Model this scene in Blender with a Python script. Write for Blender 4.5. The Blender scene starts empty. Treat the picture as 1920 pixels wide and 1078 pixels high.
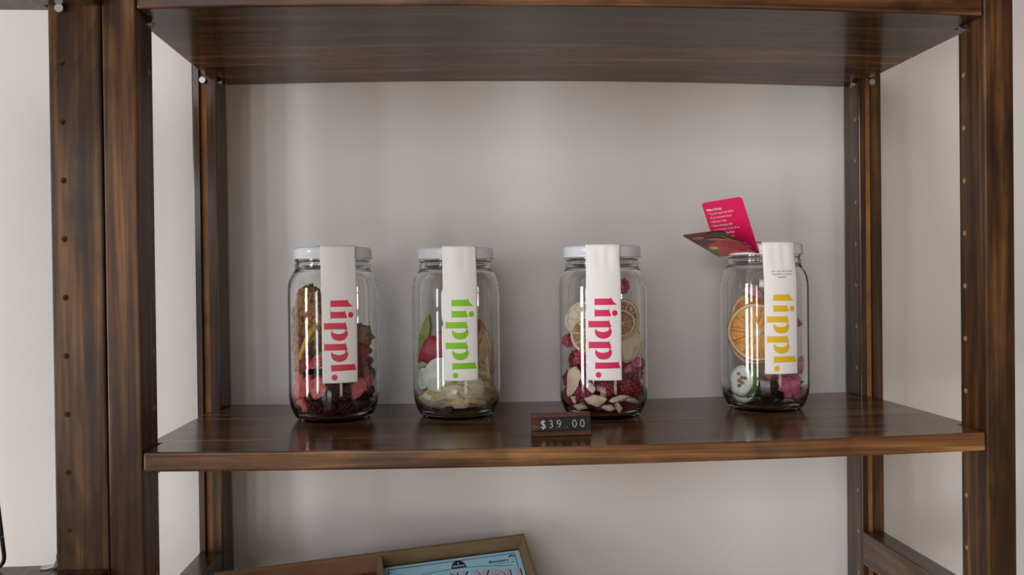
import bpy, bmesh, math, random
from mathutils import Vector, Matrix, Euler, noise
from mathutils.geometry import tessellate_polygon
import numpy as np

S = bpy.context.scene
COL = S.collection
PI = math.pi

# ------------------------------------------------------------------ camera
cam = bpy.data.cameras.new('camera')
cam.sensor_fit = 'HORIZONTAL'
cam.sensor_width = 36.0
cam.lens = 36.0 * 1581.85 / 1920
cam.clip_start = 0.02
cam_o = bpy.data.objects.new('camera', cam)
COL.objects.link(cam_o)
CAM = Vector((0.25382, -0.6892, 0.13353))
yaw, pitch, roll = -0.06297, -0.00816, -0.01186
fw = Vector((-math.sin(yaw) * math.cos(pitch), math.cos(yaw) * math.cos(pitch), math.sin(pitch)))
rt0 = Vector((math.cos(yaw), math.sin(yaw), 0))
up0 = rt0.cross(fw)
rt = math.cos(roll) * rt0 + math.sin(roll) * up0
up = -math.sin(roll) * rt0 + math.cos(roll) * up0
m = Matrix((rt, up, -fw)).transposed().to_4x4()
m.translation = CAM
cam_o.matrix_world = m
S.camera = cam_o
cam.dof.use_dof = True
cam.dof.focus_distance = 0.84
cam.dof.aperture_fstop = 13.0

# ------------------------------------------------------------------ light
wd = bpy.data.worlds.new('world')
S.world = wd
wd.use_nodes = True
wd.node_tree.nodes['Background'].inputs[0].default_value = (0.75, 0.85, 1.0, 1)
wd.node_tree.nodes['Background'].inputs[1].default_value = 1.0
S.view_settings.view_transform = 'Standard'
S.view_settings.look = 'None'
S.view_settings.gamma = 1
S.view_settings.use_curve_mapping = False
S.view_settings.exposure = -0.2
S.cycles.use_denoising = True
S.cycles.max_bounces = 14
S.cycles.transmission_bounces = 12
S.cycles.glossy_bounces = 6
S.cycles.diffuse_bounces = 5
S.cycles.caustics_reflective = False
S.cycles.caustics_refractive = True
S.cycles.sample_clamp_indirect = 60.0
S.cycles.use_adaptive_sampling = True

# the room's windows and two added front fill lights (x, y, z centre), direction of the normal, width, height, power W, colour
FLOOR_Z, CEIL_Z = -1.25, 1.65
RX0, RX1, RY0, WALL = -2.8, 3.0, -3.6, 0.266
WINDOWS_AND_FILLS = [
    ((RX0 + .03, -1.36, -0.25), (1, 0, 0), 0.46, 1.8, 62, (0.92, 0.95, 1.0)),
    ((RX0 + .03, -2.35, -0.25), (1, 0, 0), 0.46, 1.8, 36, (0.92, 0.95, 1.0)),
    ((-2.40, RY0 + .03, -0.35), (0, 1, 0), 0.50, 1.6, 30, (0.95, 0.97, 1.0)),
    ((-0.80, RY0 + .03, -0.88), (0, 1, 0), 1.9, 0.62, 12, (1.0, 0.93, 0.85)),  # added low warm fill behind the camera, lifts the lower wall
    ((-0.80, RY0 + .03, 0.95), (0, 1, 0), 1.9, 1.15, 52, (0.95, 0.96, 1.0)),  # added main fill, set high so the jar bodies don't mirror it
    ((1.85, RY0 + .03, -0.30), (0, 1, 0), 0.5, 1.5, 9, (1.0, 0.82, 0.60)),
]
for i, (c, n, w, h, pw, colr) in enumerate(WINDOWS_AND_FILLS):
    L = bpy.data.lights.new('window_daylight', 'AREA')
    L.shape = 'RECTANGLE'
    L.size, L.size_y = w, h
    L.energy = pw
    L.color = colr
    o = bpy.data.objects.new('window_daylight', L)
    COL.objects.link(o)
    nz = -Vector(n)              # area lights shine along local -Z
    x = Vector((0, 0, 1)).cross(nz).normalized()
    mm = Matrix((x, nz.cross(x), nz)).transposed().to_4x4()
    mm.translation = Vector(c)
    o.matrix_world = mm

# ------------------------------------------------------------------ helpers
def link(name, me, mat=None, parent=None, smooth=False):
    if isinstance(me, bmesh.types.BMesh):
        bm = me
        me = bpy.data.meshes.new(name)
        bm.to_mesh(me)
        bm.free()
    if mat is not None:
        for mt in (mat if isinstance(mat, (list, tuple)) else [mat]):
            me.materials.append(mt)
    if smooth:
        me.shade_smooth()
    o = bpy.data.objects.new(name, me)
    COL.objects.link(o)
    if parent:
        o.parent = parent
    return o

def thing(name, label, cat, loc=(0, 0, 0), group=None, rot=None):
    o = bpy.data.objects.new(name, None)
    o.empty_display_size = 0.01
    COL.objects.link(o)
    o.location = loc
    if rot:
        o.rotation_euler = rot
    tag(o, label, cat, group)
    return o

def tag(o, label=None, cat=None, group=None, kind=None):
    if label: o['label'] = label
    if cat: o['category'] = cat
    if group: o['group'] = group
    if kind: o['kind'] = kind
    return o

def add_box(bm, lo, hi, mtx=None):
    v = [bm.verts.new((x, y, z)) for x in (lo[0], hi[0]) for y in (lo[1], hi[1]) for z in (lo[2], hi[2])]
    if mtx is not None:
        for q in v: q.co = mtx @ q.co
    for f in ((0, 1, 3, 2), (4, 6, 7, 5), (0, 4, 5, 1), (2, 3, 7, 6), (0, 2, 6, 4), (1, 5, 7, 3)):
        bm.faces.new([v[i] for i in f])
    return v

def bevel(bm, w, seg=2):
    bmesh.ops.bevel(bm, geom=list(bm.edges), offset=w, segments=seg, profile=0.5, affect='EDGES')

def box_bm(lo, hi, bw=0.0, seg=2, mtx=None):
    bm = bmesh.new()
    add_box(bm, lo, hi, mtx)
    bmesh.ops.recalc_face_normals(bm, faces=bm.faces)
    if bw: bevel(bm, bw, seg)
    return bm

def add_cyl(bm, c, axis, r, l, seg=14):
    """cylinder centred at c along axis (unit) with length l"""
    ax = Vector(axis).normalized()
    q = Vector((0, 0, 1)).rotation_difference(ax).to_matrix().to_4x4()
    q.translation = Vector(c)
    bmesh.ops.create_cone(bm, cap_ends=True, segments=seg, radius1=r, radius2=r, depth=l, matrix=q)

def lathe(bm, prof, seg=64, closed=False):
    rings = []
    for r, z in prof:
        if r < 1e-7:
            rings.append([bm.verts.new((0, 0, z))])
        else:
            rings.append([bm.verts.new((r * math.cos(2 * PI * i / seg), r * math.sin(2 * PI * i / seg), z)) for i in range(seg)])
    for a, b in zip(rings, rings[1:]):
        for i in range(seg):
            j = (i + 1) % seg
            q = [a[i % len(a)], a[j % len(a)], b[j % len(b)], b[i % len(b)]]
            u = []
            for w in q:
                if w not in u: u.append(w)
            if len(u) > 2: bm.faces.new(u)
    bmesh.ops.recalc_face_normals(bm, faces=bm.faces)

def spline(pts, n=6):
    """Catmull-Rom through 2-D points"""
    out = []
    P = [pts[0]] + list(pts) + [pts[-1]]
    for i in range(1, len(P) - 2):
        a, b, c, d = (Vector(p) for p in P[i - 1:i + 3])
        for k in range(n):
            t = k / n
            out.append(tuple(0.5 * ((2 * b) + (c - a) * t + (2 * a - 5 * b + 4 * c - d) * t * t + (-a + 3 * b - 3 * c + d) * t ** 3)))
    out.append(tuple(pts[-1]))
    return out

def tube_bm(pts, r, seg=10, closed=False):
    bm = bmesh.new()
    pts = [Vector(p) for p in pts]
    rings = []
    n = len(pts)
    up_ = Vector((0.123, 0.31, 0.9)).normalized()
    for i, p in enumerate(pts):
        t = (pts[min(i + 1, n - 1)] - pts[max(i - 1, 0)]).normalized()
        a = t.cross(up_).normalized()
        b = t.cross(a)
        rr = r(i / (n - 1)) if callable(r) else r
        rings.append([bm.verts.new(p + rr * (math.cos(2 * PI * k / seg) * a + math.sin(2 * PI * k / seg) * b)) for k in range(seg)])
    for a, b in zip(rings, rings[1:]):
        for k in range(seg):
            bm.faces.new((a[k], a[(k + 1) % seg], b[(k + 1) % seg], b[k]))
    bm.faces.new(rings[0][::-1])
    bm.faces.new(rings[-1])
    bmesh.ops.recalc_face_normals(bm, faces=bm.faces)
    return bm

def cut(o, cutter_bm):
    """subtract a set of cylinders from object o and bake the result"""
    c = link('cutter', cutter_bm)
    md = o.modifiers.new('b', 'BOOLEAN')
    md.operation = 'DIFFERENCE'
    md.solver = 'EXACT'
    md.object = c
    dg = bpy.context.evaluated_depsgraph_get()
    me = bpy.data.meshes.new_from_object(o.evaluated_get(dg))
    o.modifiers.clear()
    old = o.data
    o.data = me
    bpy.data.meshes.remove(old)
    cm = c.data
    bpy.data.objects.remove(c)
    bpy.data.meshes.remove(cm)

# ------------------------------------------------------------------ materials
def new_mat(name):
    mt = bpy.data.materials.new(name)
    mt.use_nodes = True
    nt = mt.node_tree
    return mt, nt, nt.nodes['Principled BSDF']

def ramp(nt, fac, stops):
    r = nt.nodes.new('ShaderNodeValToRGB')
    e = r.color_ramp.elements
    while len(e) < len(stops): e.new(0.5)
    for k, (p, c) in zip(e, stops):
        k.position = p
        k.color = (*c, 1)
    nt.links.new(fac, r.inputs[0])
    return r.outputs[0]

def mixc(nt, fac, a, b, mode='MIX'):
    n = nt.nodes.new('ShaderNodeMix')
    n.data_type = 'RGBA'
    n.blend_type = mode
    for sock, v in ((n.inputs[0], fac), (n.inputs[6], a), (n.inputs[7], b)):
        if hasattr(v, 'links') or isinstance(v, bpy.types.NodeSocket): nt.links.new(v, sock)
        elif isinstance(v, (tuple, list)): sock.default_value = (*v[:3], 1)
        else: sock.default_value = v
    return n.outputs[2]

def texco(nt, scale=(1, 1, 1), kind='Object', rnd=0.0, rot=(0, 0, 0)):
    tc = nt.nodes.new('ShaderNodeTexCoord')
    mp = nt.nodes.new('ShaderNodeMapping')
    mp.inputs['Scale'].default_value = scale
    mp.inputs['Rotation'].default_value = rot
    src = tc.outputs[kind]
    if rnd:
        oi = nt.nodes.new('ShaderNodeObjectInfo')
        vm = nt.nodes.new('ShaderNodeVectorMath')
        vm.operation = 'MULTIPLY_ADD'
        cx = nt.nodes.new('ShaderNodeCombineXYZ')
        for i in range(3): nt.links.new(oi.outputs['Random'], cx.inputs[i])
        nt.links.new(cx.outputs[0], vm.inputs[0])
        vm.inputs[1].default_value = (rnd, rnd * 1.7, rnd * 2.3)
        nt.links.new(src, vm.inputs[2])
        src = vm.outputs[0]
    nt.links.new(src, mp.inputs[0])
    return mp.outputs[0]

def noisetex(nt, vec, scale, detail=4, rough=0.55, dist=0.0):
    n = nt.nodes.new('ShaderNodeTexNoise')
    n.inputs['Scale'].default_value = scale
    n.inputs['Detail'].default_value = detail
    n.inputs['Roughness'].default_value = rough
    n.inputs['Distortion'].default_value = dist
    nt.links.new(vec, n.inputs['Vector'])
    return n.outputs['Fac']

def bump(nt, bsdf, h, strength=0.3, dist=0.001):
    b = nt.nodes.new('ShaderNodeBump')
    b.inputs['Strength'].default_value = strength
    b.inputs['Distance'].default_value = dist
    nt.links.new(h, b.inputs['Height'])
    nt.links.new(b.outputs[0], bsdf.inputs['Normal'])

def wood(name, grain='Z', tint=1.0, warm=0.0, rough=0.3, coat=0.35, bands=False, spec=0.35):
    """dark stained, varnished pine; grain runs along one axis"""
    mt, nt, b = new_mat(name)
    ax = 'XYZ'.index(grain)
    def sc(a, l):
        s = [a, a, a]; s[ax] = l
        return tuple(s)
    fine = noisetex(nt, texco(nt, sc(420, 12), rnd=7), 1.0, 5, 0.65)
    mid = noisetex(nt, texco(nt, sc(100, 3.2), rnd=7), 1.0, 4, 0.6, 0.5)
    blot = noisetex(nt, texco(nt, sc(30, 9.0), rnd=11), 1.0, 4, 0.6, 0.8)
    k = tint
    def t(c): return tuple(min(1, v * k * (1 + (warm if i == 0 else -warm * .3 * i))) for i, v in enumerate(c))
    base = ramp(nt, mid, [(0.34, t((0.036, 0.0150, 0.0060))), (0.46, t((0.068, 0.0310, 0.0115))), (0.56, t((0.115, 0.060, 0.0220))), (0.68, t((0.205, 0.118, 0.046)))])
    dark = ramp(nt, blot, [(0.36, (0.50, 0.47, 0.44)), (0.50, (0.92, 0.92, 0.92)), (0.64, (1.30, 1.27, 1.16))])
    c = mixc(nt, 1.0, base, dark, 'MULTIPLY')
    fr = ramp(nt, fine, [(0.25, (0.80, 0.78, 0.76)), (0.5, (1, 1, 1)), (0.75, (1.10, 1.08, 1.05))])
    c = mixc(nt, 0.75, c, fr, 'MULTIPLY')
    if bands:   # edge-glued strips of the shelf board, each with its own tone
        tc = texco(nt, (0.01, 1, 0.01))
        sp = nt.nodes.new('ShaderNodeSeparateXYZ')
        nt.links.new(tc, sp.inputs[0])
        mr = nt.nodes.new('ShaderNodeMapRange')
        mr.inputs[1].default_value, mr.inputs[2].default_value = 0.0, 0.27
        nt.links.new(sp.outputs[1], mr.inputs[0])
        bd = nt.nodes.new('ShaderNodeValToRGB')
        bd.color_ramp.interpolation = 'CONSTANT'
        e = bd.color_ramp.elements
        while len(e) < 4: e.new(0.5)
        for q, (p, col_) in zip(e, [(0, (0.60, 0.56, 0.52)), (0.40, (1.1, 1.0, 0.85)), (0.68, (0.95, .86, .75)), (0.92, (0.75, 0.7, 0.62))]):
            q.position = p; q.color = (*col_, 1)
        nt.links.new(mr.outputs[0], bd.inputs[0])
        c = mixc(nt, 1.0, c, bd.outputs[0], 'MULTIPLY')
    nt.links.new(c, b.inputs['Base Color'])
    b.inputs['Roughness'].default_value = rough
    b.inputs['Specular IOR Level'].default_value = spec
    b.inputs['Coat Weight'].default_value = coat
    b.inputs['Coat Roughness'].default_value = 0.12
    bump(nt, b, fine, 0.12, 0.0004)
    return mt

def plain(name, col, rough=0.5, metal=0.0, spec=0.5, var=None, vscale=60, bmp=0.0, coat=0, trans=0, sss=0, rnd=3):
    mt, nt, b = new_mat(name)
    if var:
        n = noisetex(nt, texco(nt, rnd=rnd), vscale, 4, 0.6)
        c = ramp(nt, n, [(0.32, var), (0.66, col)])
        nt.links.new(c, b.inputs['Base Color'])
        if bmp: bump(nt, b, n, bmp, 0.0012)
    else:
        b.inputs['Base Color'].default_value = (*col, 1)
        if bmp:
            n = noisetex(nt, texco(nt, rnd=rnd), vscale, 4, 0.6)
            bump(nt, b, n, bmp, 0.0012)
    b.inputs['Roughness'].default_value = rough
    b.inputs['Metallic'].default_value = metal
    b.inputs['Specular IOR Level'].default_value = spec
    b.inputs['Coat Weight'].default_value = coat
    b.inputs['Transmission Weight'].default_value = trans
    return mt

def srgb(r, g, b_):
    return tuple((v / 255 / 12.92 if v / 255 <= .04045 else ((v / 255 + .055) / 1.055) ** 2.4) for v in (r, g, b_))

M = {}
M['post'] = wood('stained_pine_upright', 'Z', 0.92, 0.10, rough=.45, coat=.04, spec=.28)
M['post_dark'] = wood('darker_stained_upright', 'Z', 0.72, 0.14, rough=.4, coat=.04, spec=.28)  # darker tint for the right front upright
M['post_back'] = wood('stained_pine_back_upright', 'Z', 0.55, 0.12)
M['shelf'] = wood('stained_pine_shelf', 'X', 0.95, 0.1, rough=0.2, coat=0.0, bands=True, spec=.18)
M['shelf_mid'] = wood('stained_pine_middle_shelf', 'X', 1.25, 0.08, rough=0.2, coat=0.12, bands=False, spec=.3)
M['shelf_y'] = wood('stained_pine_side_shelf', 'Y', 0.85, 0.05, rough=0.24, coat=0.03, spec=.25)
M['edge'] = wood('stained_pine_shelf_edge', 'X', 1.35, 0.12, rough=0.35, coat=.1, spec=.3)
M['rail'] = wood('stained_pine_rail', 'Y', 0.8, 0.05)
M['raw'] = plain('bare_pine_in_groove', (0.42, 0.19, 0.06), 0.6, var=(0.24, 0.10, 0.03), vscale=30)
M['raw_pale'] = plain('bare_pine_in_hole', (0.45, 0.30, 0.15), 0.7)
M['sign'] = wood('walnut_sign_wood', 'X', 1.1, 0.35, rough=0.4, coat=0.1)
M['paint'] = None
mt, nt, b = new_mat('cream_wall_paint')
nn = noisetex(nt, texco(nt), 260, 3, 0.6)
n2 = noisetex(nt, texco(nt), 2.2, 2, 0.5)
nt.links.new(ramp(nt, n2, [(0.3, (0.725, 0.682, 0.655)), (0.7, (0.755, 0.712, 0.690))]), b.inputs['Base Color'])
b.inputs['Roughness'].default_value = 0.75
bump(nt, b, nn, 0.05, 0.0006)
M['paint'] = mt
M['ceiling'] = plain('ceiling_paint', (0.45, 0.44, 0.42), 0.85)
M['paint_far'] = plain('green_grey_shop_wall_paint', (0.24, 0.245, 0.22), 0.8)
M['floor'] = plain('pale_timber_floor', (0.64, 0.53, 0.42), 0.45, var=(0.54, 0.44, 0.34), vscale=4)
M['frame'] = plain('white_window_frame', (0.75, 0.75, 0.74), 0.4)
M['chrome'] = plain('zinc_pin', (0.62, 0.62, 0.64), 0.38, metal=1.0)
M['lid'] = plain('white_enamel_lid', (0.74, 0.75, 0.78), 0.28, coat=0.4)
M['paper'] = plain('white_paper_strip', (0.93, 0.89, 0.87), 0.5, spec=0.35)
M['black'] = plain('black_wire', (0.012, 0.011, 0.012), 0.35)
M['clear'] = plain('clear_plastic', (0.9, 0.92, 0.95), 0.12, trans=0.75)
# glass
mt, nt, b = new_mat('jar_glass')
b.inputs['Base Color'].default_value = (0.988, 0.996, 0.992, 1)
b.inputs['Roughness'].default_value = 0.0
b.inputs['IOR'].default_value = 1.48
b.inputs['Transmission Weight'].default_value = 1.0
M['glass'] = mt

# ------------------------------------------------------------------ the room
def struct(name, bm, mat):
    return tag(link(name, bm, mat), kind='structure')

struct('wall_back', box_bm((RX0 - .1, WALL, FLOOR_Z), (RX1 + .1, WALL + .1, CEIL_Z)), M['paint'])
struct('floor', box_bm((RX0 - .1, RY0 - .1, FLOOR_Z - .1), (RX1 + .1, WALL + .1, FLOOR_Z)), M['floor'])
struct('ceiling', box_bm((RX0 - .1, RY0 - .1, CEIL_Z), (RX1 + .1, WALL + .1, CEIL_Z + .1)), M['ceiling'])
struct('wall_right', box_bm((RX1, RY0, FLOOR_Z), (RX1 + .1, WALL, CEIL_Z)), M['paint_far'])
struct('wall_left', box_bm((RX0 - .1, RY0, FLOOR_Z), (RX0, WALL, CEIL_Z)), M['paint_far'])
struct('wall_front', box_bm((RX0, RY0 - .1, FLOOR_Z), (RX1, RY0, CEIL_Z)), M['paint_far'])
# windows and added fill lights: a white frame with one middle bar, standing proud of the wall round each
for i, (c, n, w, h, pw, colr) in enumerate(WINDOWS_AND_FILLS):
    bm = bmesh.new()
    t, d = 0.05, 0.03
    ex = Vector((0, 1, 0)) if abs(n[0]) else Vector((1, 0, 0))
    for (a0, a1, z0, z1) in ((-w / 2 - t, -w / 2, -h / 2 - t, h / 2 + t), (w / 2, w / 2 + t, -h / 2 - t, h / 2 + t),
                             (-w / 2, w / 2, -h / 2 - t, -h / 2), (-w / 2, w / 2, h / 2, h / 2 + t),
                             (-w / 2, w / 2, h * .12, h * .12 + .035), (-.015, .015, -h / 2, h / 2)):
        cc = Vector(c)
        lo = cc + ex * a0 + Vector((0, 0, z0)) - Vector(n) * .025
        hi = cc + ex * a1 + Vector((0, 0, z1)) + Vector(n) * d
        add_box(bm, [min(lo[k], hi[k]) for k in range(3)], [max(lo[k], hi[k]) for k in range(3)])
    struct('window_%d' % (i + 1), bm, M['frame'])

# ------------------------------------------------------------------ shelving unit
W = 0.70
PW, PD = 0.0262, 0.037
YB = 0.225
YE = 0.2615
Z_LOW, Z_HIGH = FLOOR_Z, 0.86
SAG, CROWN = -0.0036, 0.0056
HZ = [0.0778 + 0.0464 * k for k in range(-9, 17)]

unit = thing('shelving_unit', 'dark-stained pine shelving unit whose middle shelf holds four glass jars', 'shelves', (0, 0, FLOOR_Z))
def local(bm, o):
    bmesh.ops.translate(bm, verts=bm.verts, vec=-o.matrix_basis.translation)
    return bm

def post(name, x0, x1, y0, y1, hole_axis, hole_pos, mat, parent, groove=None, label=None):
    """upright with shelf-pin holes in its inner face; groove = (x0, x1, depth) in its front face"""
    bm = box_bm((x0, y0, Z_LOW), (x1, y1, Z_HIGH), 0.0016, 2)
    for f in bm.faces: f.smooth = False
    o = link(name, local(bm, parent), [mat, M['raw_pale']], parent)
    cb = bmesh.new()
    for z in HZ:
        if z < -0.6 or z > .8: continue
        c = Vector((hole_pos[0], hole_pos[1], z))
        add_cyl(cb, c, hole_axis, 0.0025, 0.016, 14)
    for f in cb.faces: f.material_index = 1
    if groove:
        add_box(cb, (groove[0], y0 - .01, Z_LOW - .01), (groove[1], y0 + groove[2], Z_HIGH + .01))
    bmesh.ops.recalc_face_normals(cb, faces=cb.faces)
    cut(o, cb)
    if label: o['label'] = label
    return o

hy = 0.029
post('upright', -PW, 0, 0, PD, (1, 0, 0), (0, hy), M['post'], unit)
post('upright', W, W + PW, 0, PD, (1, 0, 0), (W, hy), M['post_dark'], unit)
for x0, x1, hx in ((-PW, 0, 0), (W, W + PW, W)):
    g0, g1 = (x0 + .0075, x0 + .0155) if hx == 0 else (x0 + .0075, x0 + .0150)
    o = post('upright', x0, x1, YB, YE, (1, 0, 0), (hx, YB + .0085), M['post_back'], unit, (g0, g1, 0.005), 'darker back upright with a bare wood groove')
    gb = box_bm((g0 + .0004, YB + .0040, Z_LOW), (g1 - .0004, YB + .0052, Z_HIGH))
    link('groove_strip', gb, M['raw'], o)
for o in list(unit.children):
    for c in o.children:
        c.location = Vector((0, 0, -FLOOR_Z))

def bow_shelf(name, z0, z1, bow, parent, mat, emat):
    """board notched round the four uprights, slightly bowed along its length"""
    g = 0.0008
    xs_in0, xs_in1 = g, W - g
    ox0, ox1 = -0.0098, W + 0.0122
    yf0, yf1 = PD + .0015, YB - .0015
    nseg = 28
    xs = [ox0] + [xs_in0 + (xs_in1 - xs_in0) * i / nseg for i in range(nseg + 1)] + [ox1]
    ys = [-0.0005, 0.012, yf0, 0.08, 0.13, 0.18, yf1, YE + .001]
    bm = bmesh.new()
    def zb(x): return bow * 4 * (x / W) * (1 - x / W)
    V = {}
    def vert(i, j, k):
        if (i, j, k) not in V:
            V[i, j, k] = bm.verts.new((xs[i], ys[j], (z1 if k else z0) + zb(xs[i])))
        return V[i, j, k]
    cells = set()
    for i in range(len(xs) - 1):
        for j in range(len(ys) - 1):
            inner = 1 <= i < len(xs) - 2
            if not inner and not (2 <= j < 6): continue
            cells.add((i, j))
    for (i, j) in cells:
        bm.faces.new([vert(i, j, 1), vert(i + 1, j, 1), vert(i + 1, j + 1, 1), vert(i, j + 1, 1)])
        bm.faces.new([vert(i, j + 1, 0), vert(i + 1, j + 1, 0), vert(i + 1, j, 0), vert(i, j, 0)])
        for (di, dj, a, b_) in ((-1, 0, (i, j), (i, j + 1)), (1, 0, (i + 1, j + 1), (i + 1, j)), (0, -1, (i + 1, j), (i, j)), (0, 1, (i, j + 1), (i + 1, j + 1))):
            if (i + di, j + dj) not in cells:
                f = bm.faces.new([vert(*a, 0), vert(*a, 1), vert(*b_, 1), vert(*b_, 0)])
                if dj == -1 and j == 0: f.material_index = 1
    bmesh.ops.recalc_face_normals(bm, faces=bm.faces)
    sharp = [e for e in bm.edges if len(e.link_faces) == 2 and e.calc_face_angle() > 0.6]
    bmesh.ops.bevel(bm, geom=sharp, offset=0.0020, segments=3, profile=0.5, affect='EDGES')
    for f in bm.faces:
        if abs(f.normal.y) > 0.5 and f.calc_center_median().y < 0.003: f.material_index = 1
    o = link(name, local(bm, parent), [mat, emat], parent)
    return o

T = 0.0158
bow_shelf('shelf', -T, 0.0, SAG, unit, M['shelf_mid'], M['edge'])
ZU = 0.3528
bow_shelf('shelf', ZU, ZU + T, CROWN, unit, M['shelf'], M['edge'])
ZLOW = -0.3435
bow_shelf('shelf', ZLOW - T, ZLOW, 0.0, unit, M['shelf'], M['edge'])
# side rails between front and back uprights
for x0, x1 in ((-.0245, -.0008), (W + .0008, W + .0245)):
    link('side_rail', local(box_bm((x0, PD + .0003, -.188), (x1, YB - .0003, -.1515), .0012), unit), M['rail'], unit)

def pin(x, y, z, d, parent):
    bm = bmesh.new()
    add_cyl(bm, (x, y, z), d, 0.0026, 0.004, 16)
    add_cyl(bm, Vector((x, y, z)) + Vector(d) * 0.0026, d, 0.0033, 0.0018, 18)
    bmesh.ops.recalc_face_normals(bm, faces=bm.faces)
    return link('shelf_pin', local(bm, parent), M['chrome'], parent)
for zz in (ZU - .0036, -T - .0036, ZLOW - T - .0036):
    for x, d in ((0, 1), (W, -1)):
        pin(x, hy, zz, (d, 0, 0), unit)
        pin(x, YB + .0085, zz, (d, 0, 0), unit)
for x in (-PW + .0125, W + .0145):
    pin(x, YB - .0002, ZU - .0036, (0, -1, 0), unit)

# ------------------------------------------------------------------ the neighbouring unit, set at a right angle
side = thing('shelving_unit', 'dark-stained pine unit at the left edge, set at a right angle to the jar shelves', 'shelves', (-0.05, -0.02, FLOOR_Z))
SX1, SX0 = -0.0272, -0.0677
def post2(x0, x1, y0, y1, hole_y, hx):
    bm = box_bm((x0, y0, Z_LOW), (x1, y1, Z_HIGH), .0016, 2)
    o = link('upright', local(bm, side), [M['post'], M['raw_pale']], side)
    cb = bmesh.new()
    for z in HZ:
        if -.6 < z < .8:
            add_cyl(cb, (hx, hole_y, z), (0, 1, 0), 0.0025, 0.016, 14)
    for f in cb.faces: f.material_index = 1
    bmesh.ops.recalc_face_normals(cb, faces=cb.faces)
    cut(o, cb)
post2(SX0, SX1, 0.0, PW, 0.0, SX0 + .0105)
post2(SX0, SX1, -.70 - PW, -.70, -.70, SX0 + .0105)
post2(SX0 - .225, SX1 - .225, 0.0, PW, 0.0, SX1 - .225 - .0105)
post2(SX0 - .225, SX1 - .225, -.70 - PW, -.70, -.70, SX1 - .225 - .0105)
def side_shelf(z0, z1):
    bm = bmesh.new()
    g = .0008
    P = [(SX1 + .0005, -.70 + g), (SX1 + .0005, -g), (SX0 - .0015, -g), (SX0 - .0015, .0125), (SX1 - .225 + .0015, .0125), (SX1 - .225 + .0015, -g), (SX0 - .225, -g),
         (SX0 - .225, -.70 + g), (SX1 - .225 + .0015, -.70 + g), (SX1 - .225 + .0015, -.7125), (SX0 - .0015, -.7125), (SX0 - .0015, -.70 + g)]
    bot = [bm.verts.new((x, y, z0)) for x, y in P]
    top = [bm.verts.new((x, y, z1)) for x, y in P]
    bm.faces.new(bot[::-1]); bm.faces.new(top)
    for i in range(len(P)):
        j = (i + 1) % len(P)
        bm.faces.new((bot[i], bot[j], top[j], top[i]))
    bmesh.ops.recalc_face_normals(bm, faces=bm.faces)
    bevel(bm, .0014, 2)
    link('shelf', local(bm, side), M['shelf_y'], side)
ZSL = -0.0915
side_shelf(ZU + .002, ZU + .002 + T)
side_shelf(ZSL - T, ZSL)
side_shelf(-.50, -.50 + T)
for hx in (SX0 + .0105, SX1 - .2355):
    pin(hx, -.0002, ZU - .0008, (0, -1, 0), side)
    pin(hx, -.0002, ZSL - T - .0036, (0, -1, 0), side)

# black wire stand and a clear plastic clip on the left unit's lower shelf
# wire stand: closed bent loop leaning a little, seen in part at the picture's left edge
def arc_pts(c, a0, a1, r, ex, ez, n=6):
    return [Vector(c) + r * (math.cos(a0 + (a1 - a0) * i / n) * ex + math.sin(a0 + (a1 - a0) * i / n) * ez) for i in range(n + 1)]
wr = 0.0016
ex, ez = Vector((1, 0, 0)), Vector((-0.10, 0.0, 1)).normalized()
base = Vector((-0.1075, 0.002, ZSL + wr))
wd_, ht_, rr = 0.11, 0.115, 0.010
P = []
o0 = base + Vector((-wd_, 0, 0))
P += arc_pts(o0 + ex * (wd_ - rr) + ez * rr, -PI / 2, 0, rr, ex, ez)
P += arc_pts(o0 + ex * (wd_ - rr) + ez * (ht_ - rr), 0, PI / 2, rr, ex, ez)
P += arc_pts(o0 + ex * rr + ez * (ht_ - rr), PI / 2, PI, rr, ex, ez)
P += arc_pts(o0 + ex * rr + ez * rr, PI, 1.5 * PI, rr, ex, ez)
P.append(P[0])
stand = thing('wire_stand', 'black bent-wire stand on the lower shelf at the left edge', 'stand', (base.x - .05, base.y - .03, ZSL))
link('wire_frame', local(tube_bm(P, wr, 10), stand), M['black'], stand, True)
Q = [p + Vector((0, -0.07, 0)) for p in P]
link('wire_frame', local(tube_bm(Q, wr, 10), stand), M['black'], stand, True)
link('cross_bar', local(tube_bm([base + Vector((-.002, 0, .026)), base + Vector((-.002, -.07, .026))], wr * .8, 8), stand), M['black'], stand, True)
link('cross_bar', local(tube_bm([base + Vector((-.102, 0, .026)), base + Vector((-.102, -.07, .026))], wr * .8, 8), stand), M['black'], stand, True)

bm = bmesh.new()
cp = Vector((-0.0745, 0.004, ZSL + .0002))
clip_pts = [(-.006, 0, 0), (0, 0, .0004), (.004, .0005, .0015), (.006, .001, .005), (.0052, .0012, .0095)]
rings = []
for i, (x, y, z) in enumerate(clip_pts):
    w_ = [.0035, .004, .003, .0016, .0005][i]
    rings.append([bm.verts.new(cp + Vector((x, y - w_, z))), bm.verts.new(cp + Vector((x, y + w_, z))),
                  bm.verts.new(cp + Vector((x - .0006, y + w_, z + .0011))), bm.verts.new(cp + Vector((x - .0006, y - w_, z + .0011)))])
for a, b_ in zip(rings, rings[1:]):
    for k in range(4): bm.faces.new((a[k], a[(k + 1) % 4], b_[(k + 1) % 4], b_[k]))
bm.faces.new(rings[0]); bm.faces.new(rings[-1])
bmesh.ops.recalc_face_normals(bm, faces=bm.faces)
tag(link('plastic_clip', bm, M['clear']), 'tiny clear plastic clip lying beside the left upright', 'clip')

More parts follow.
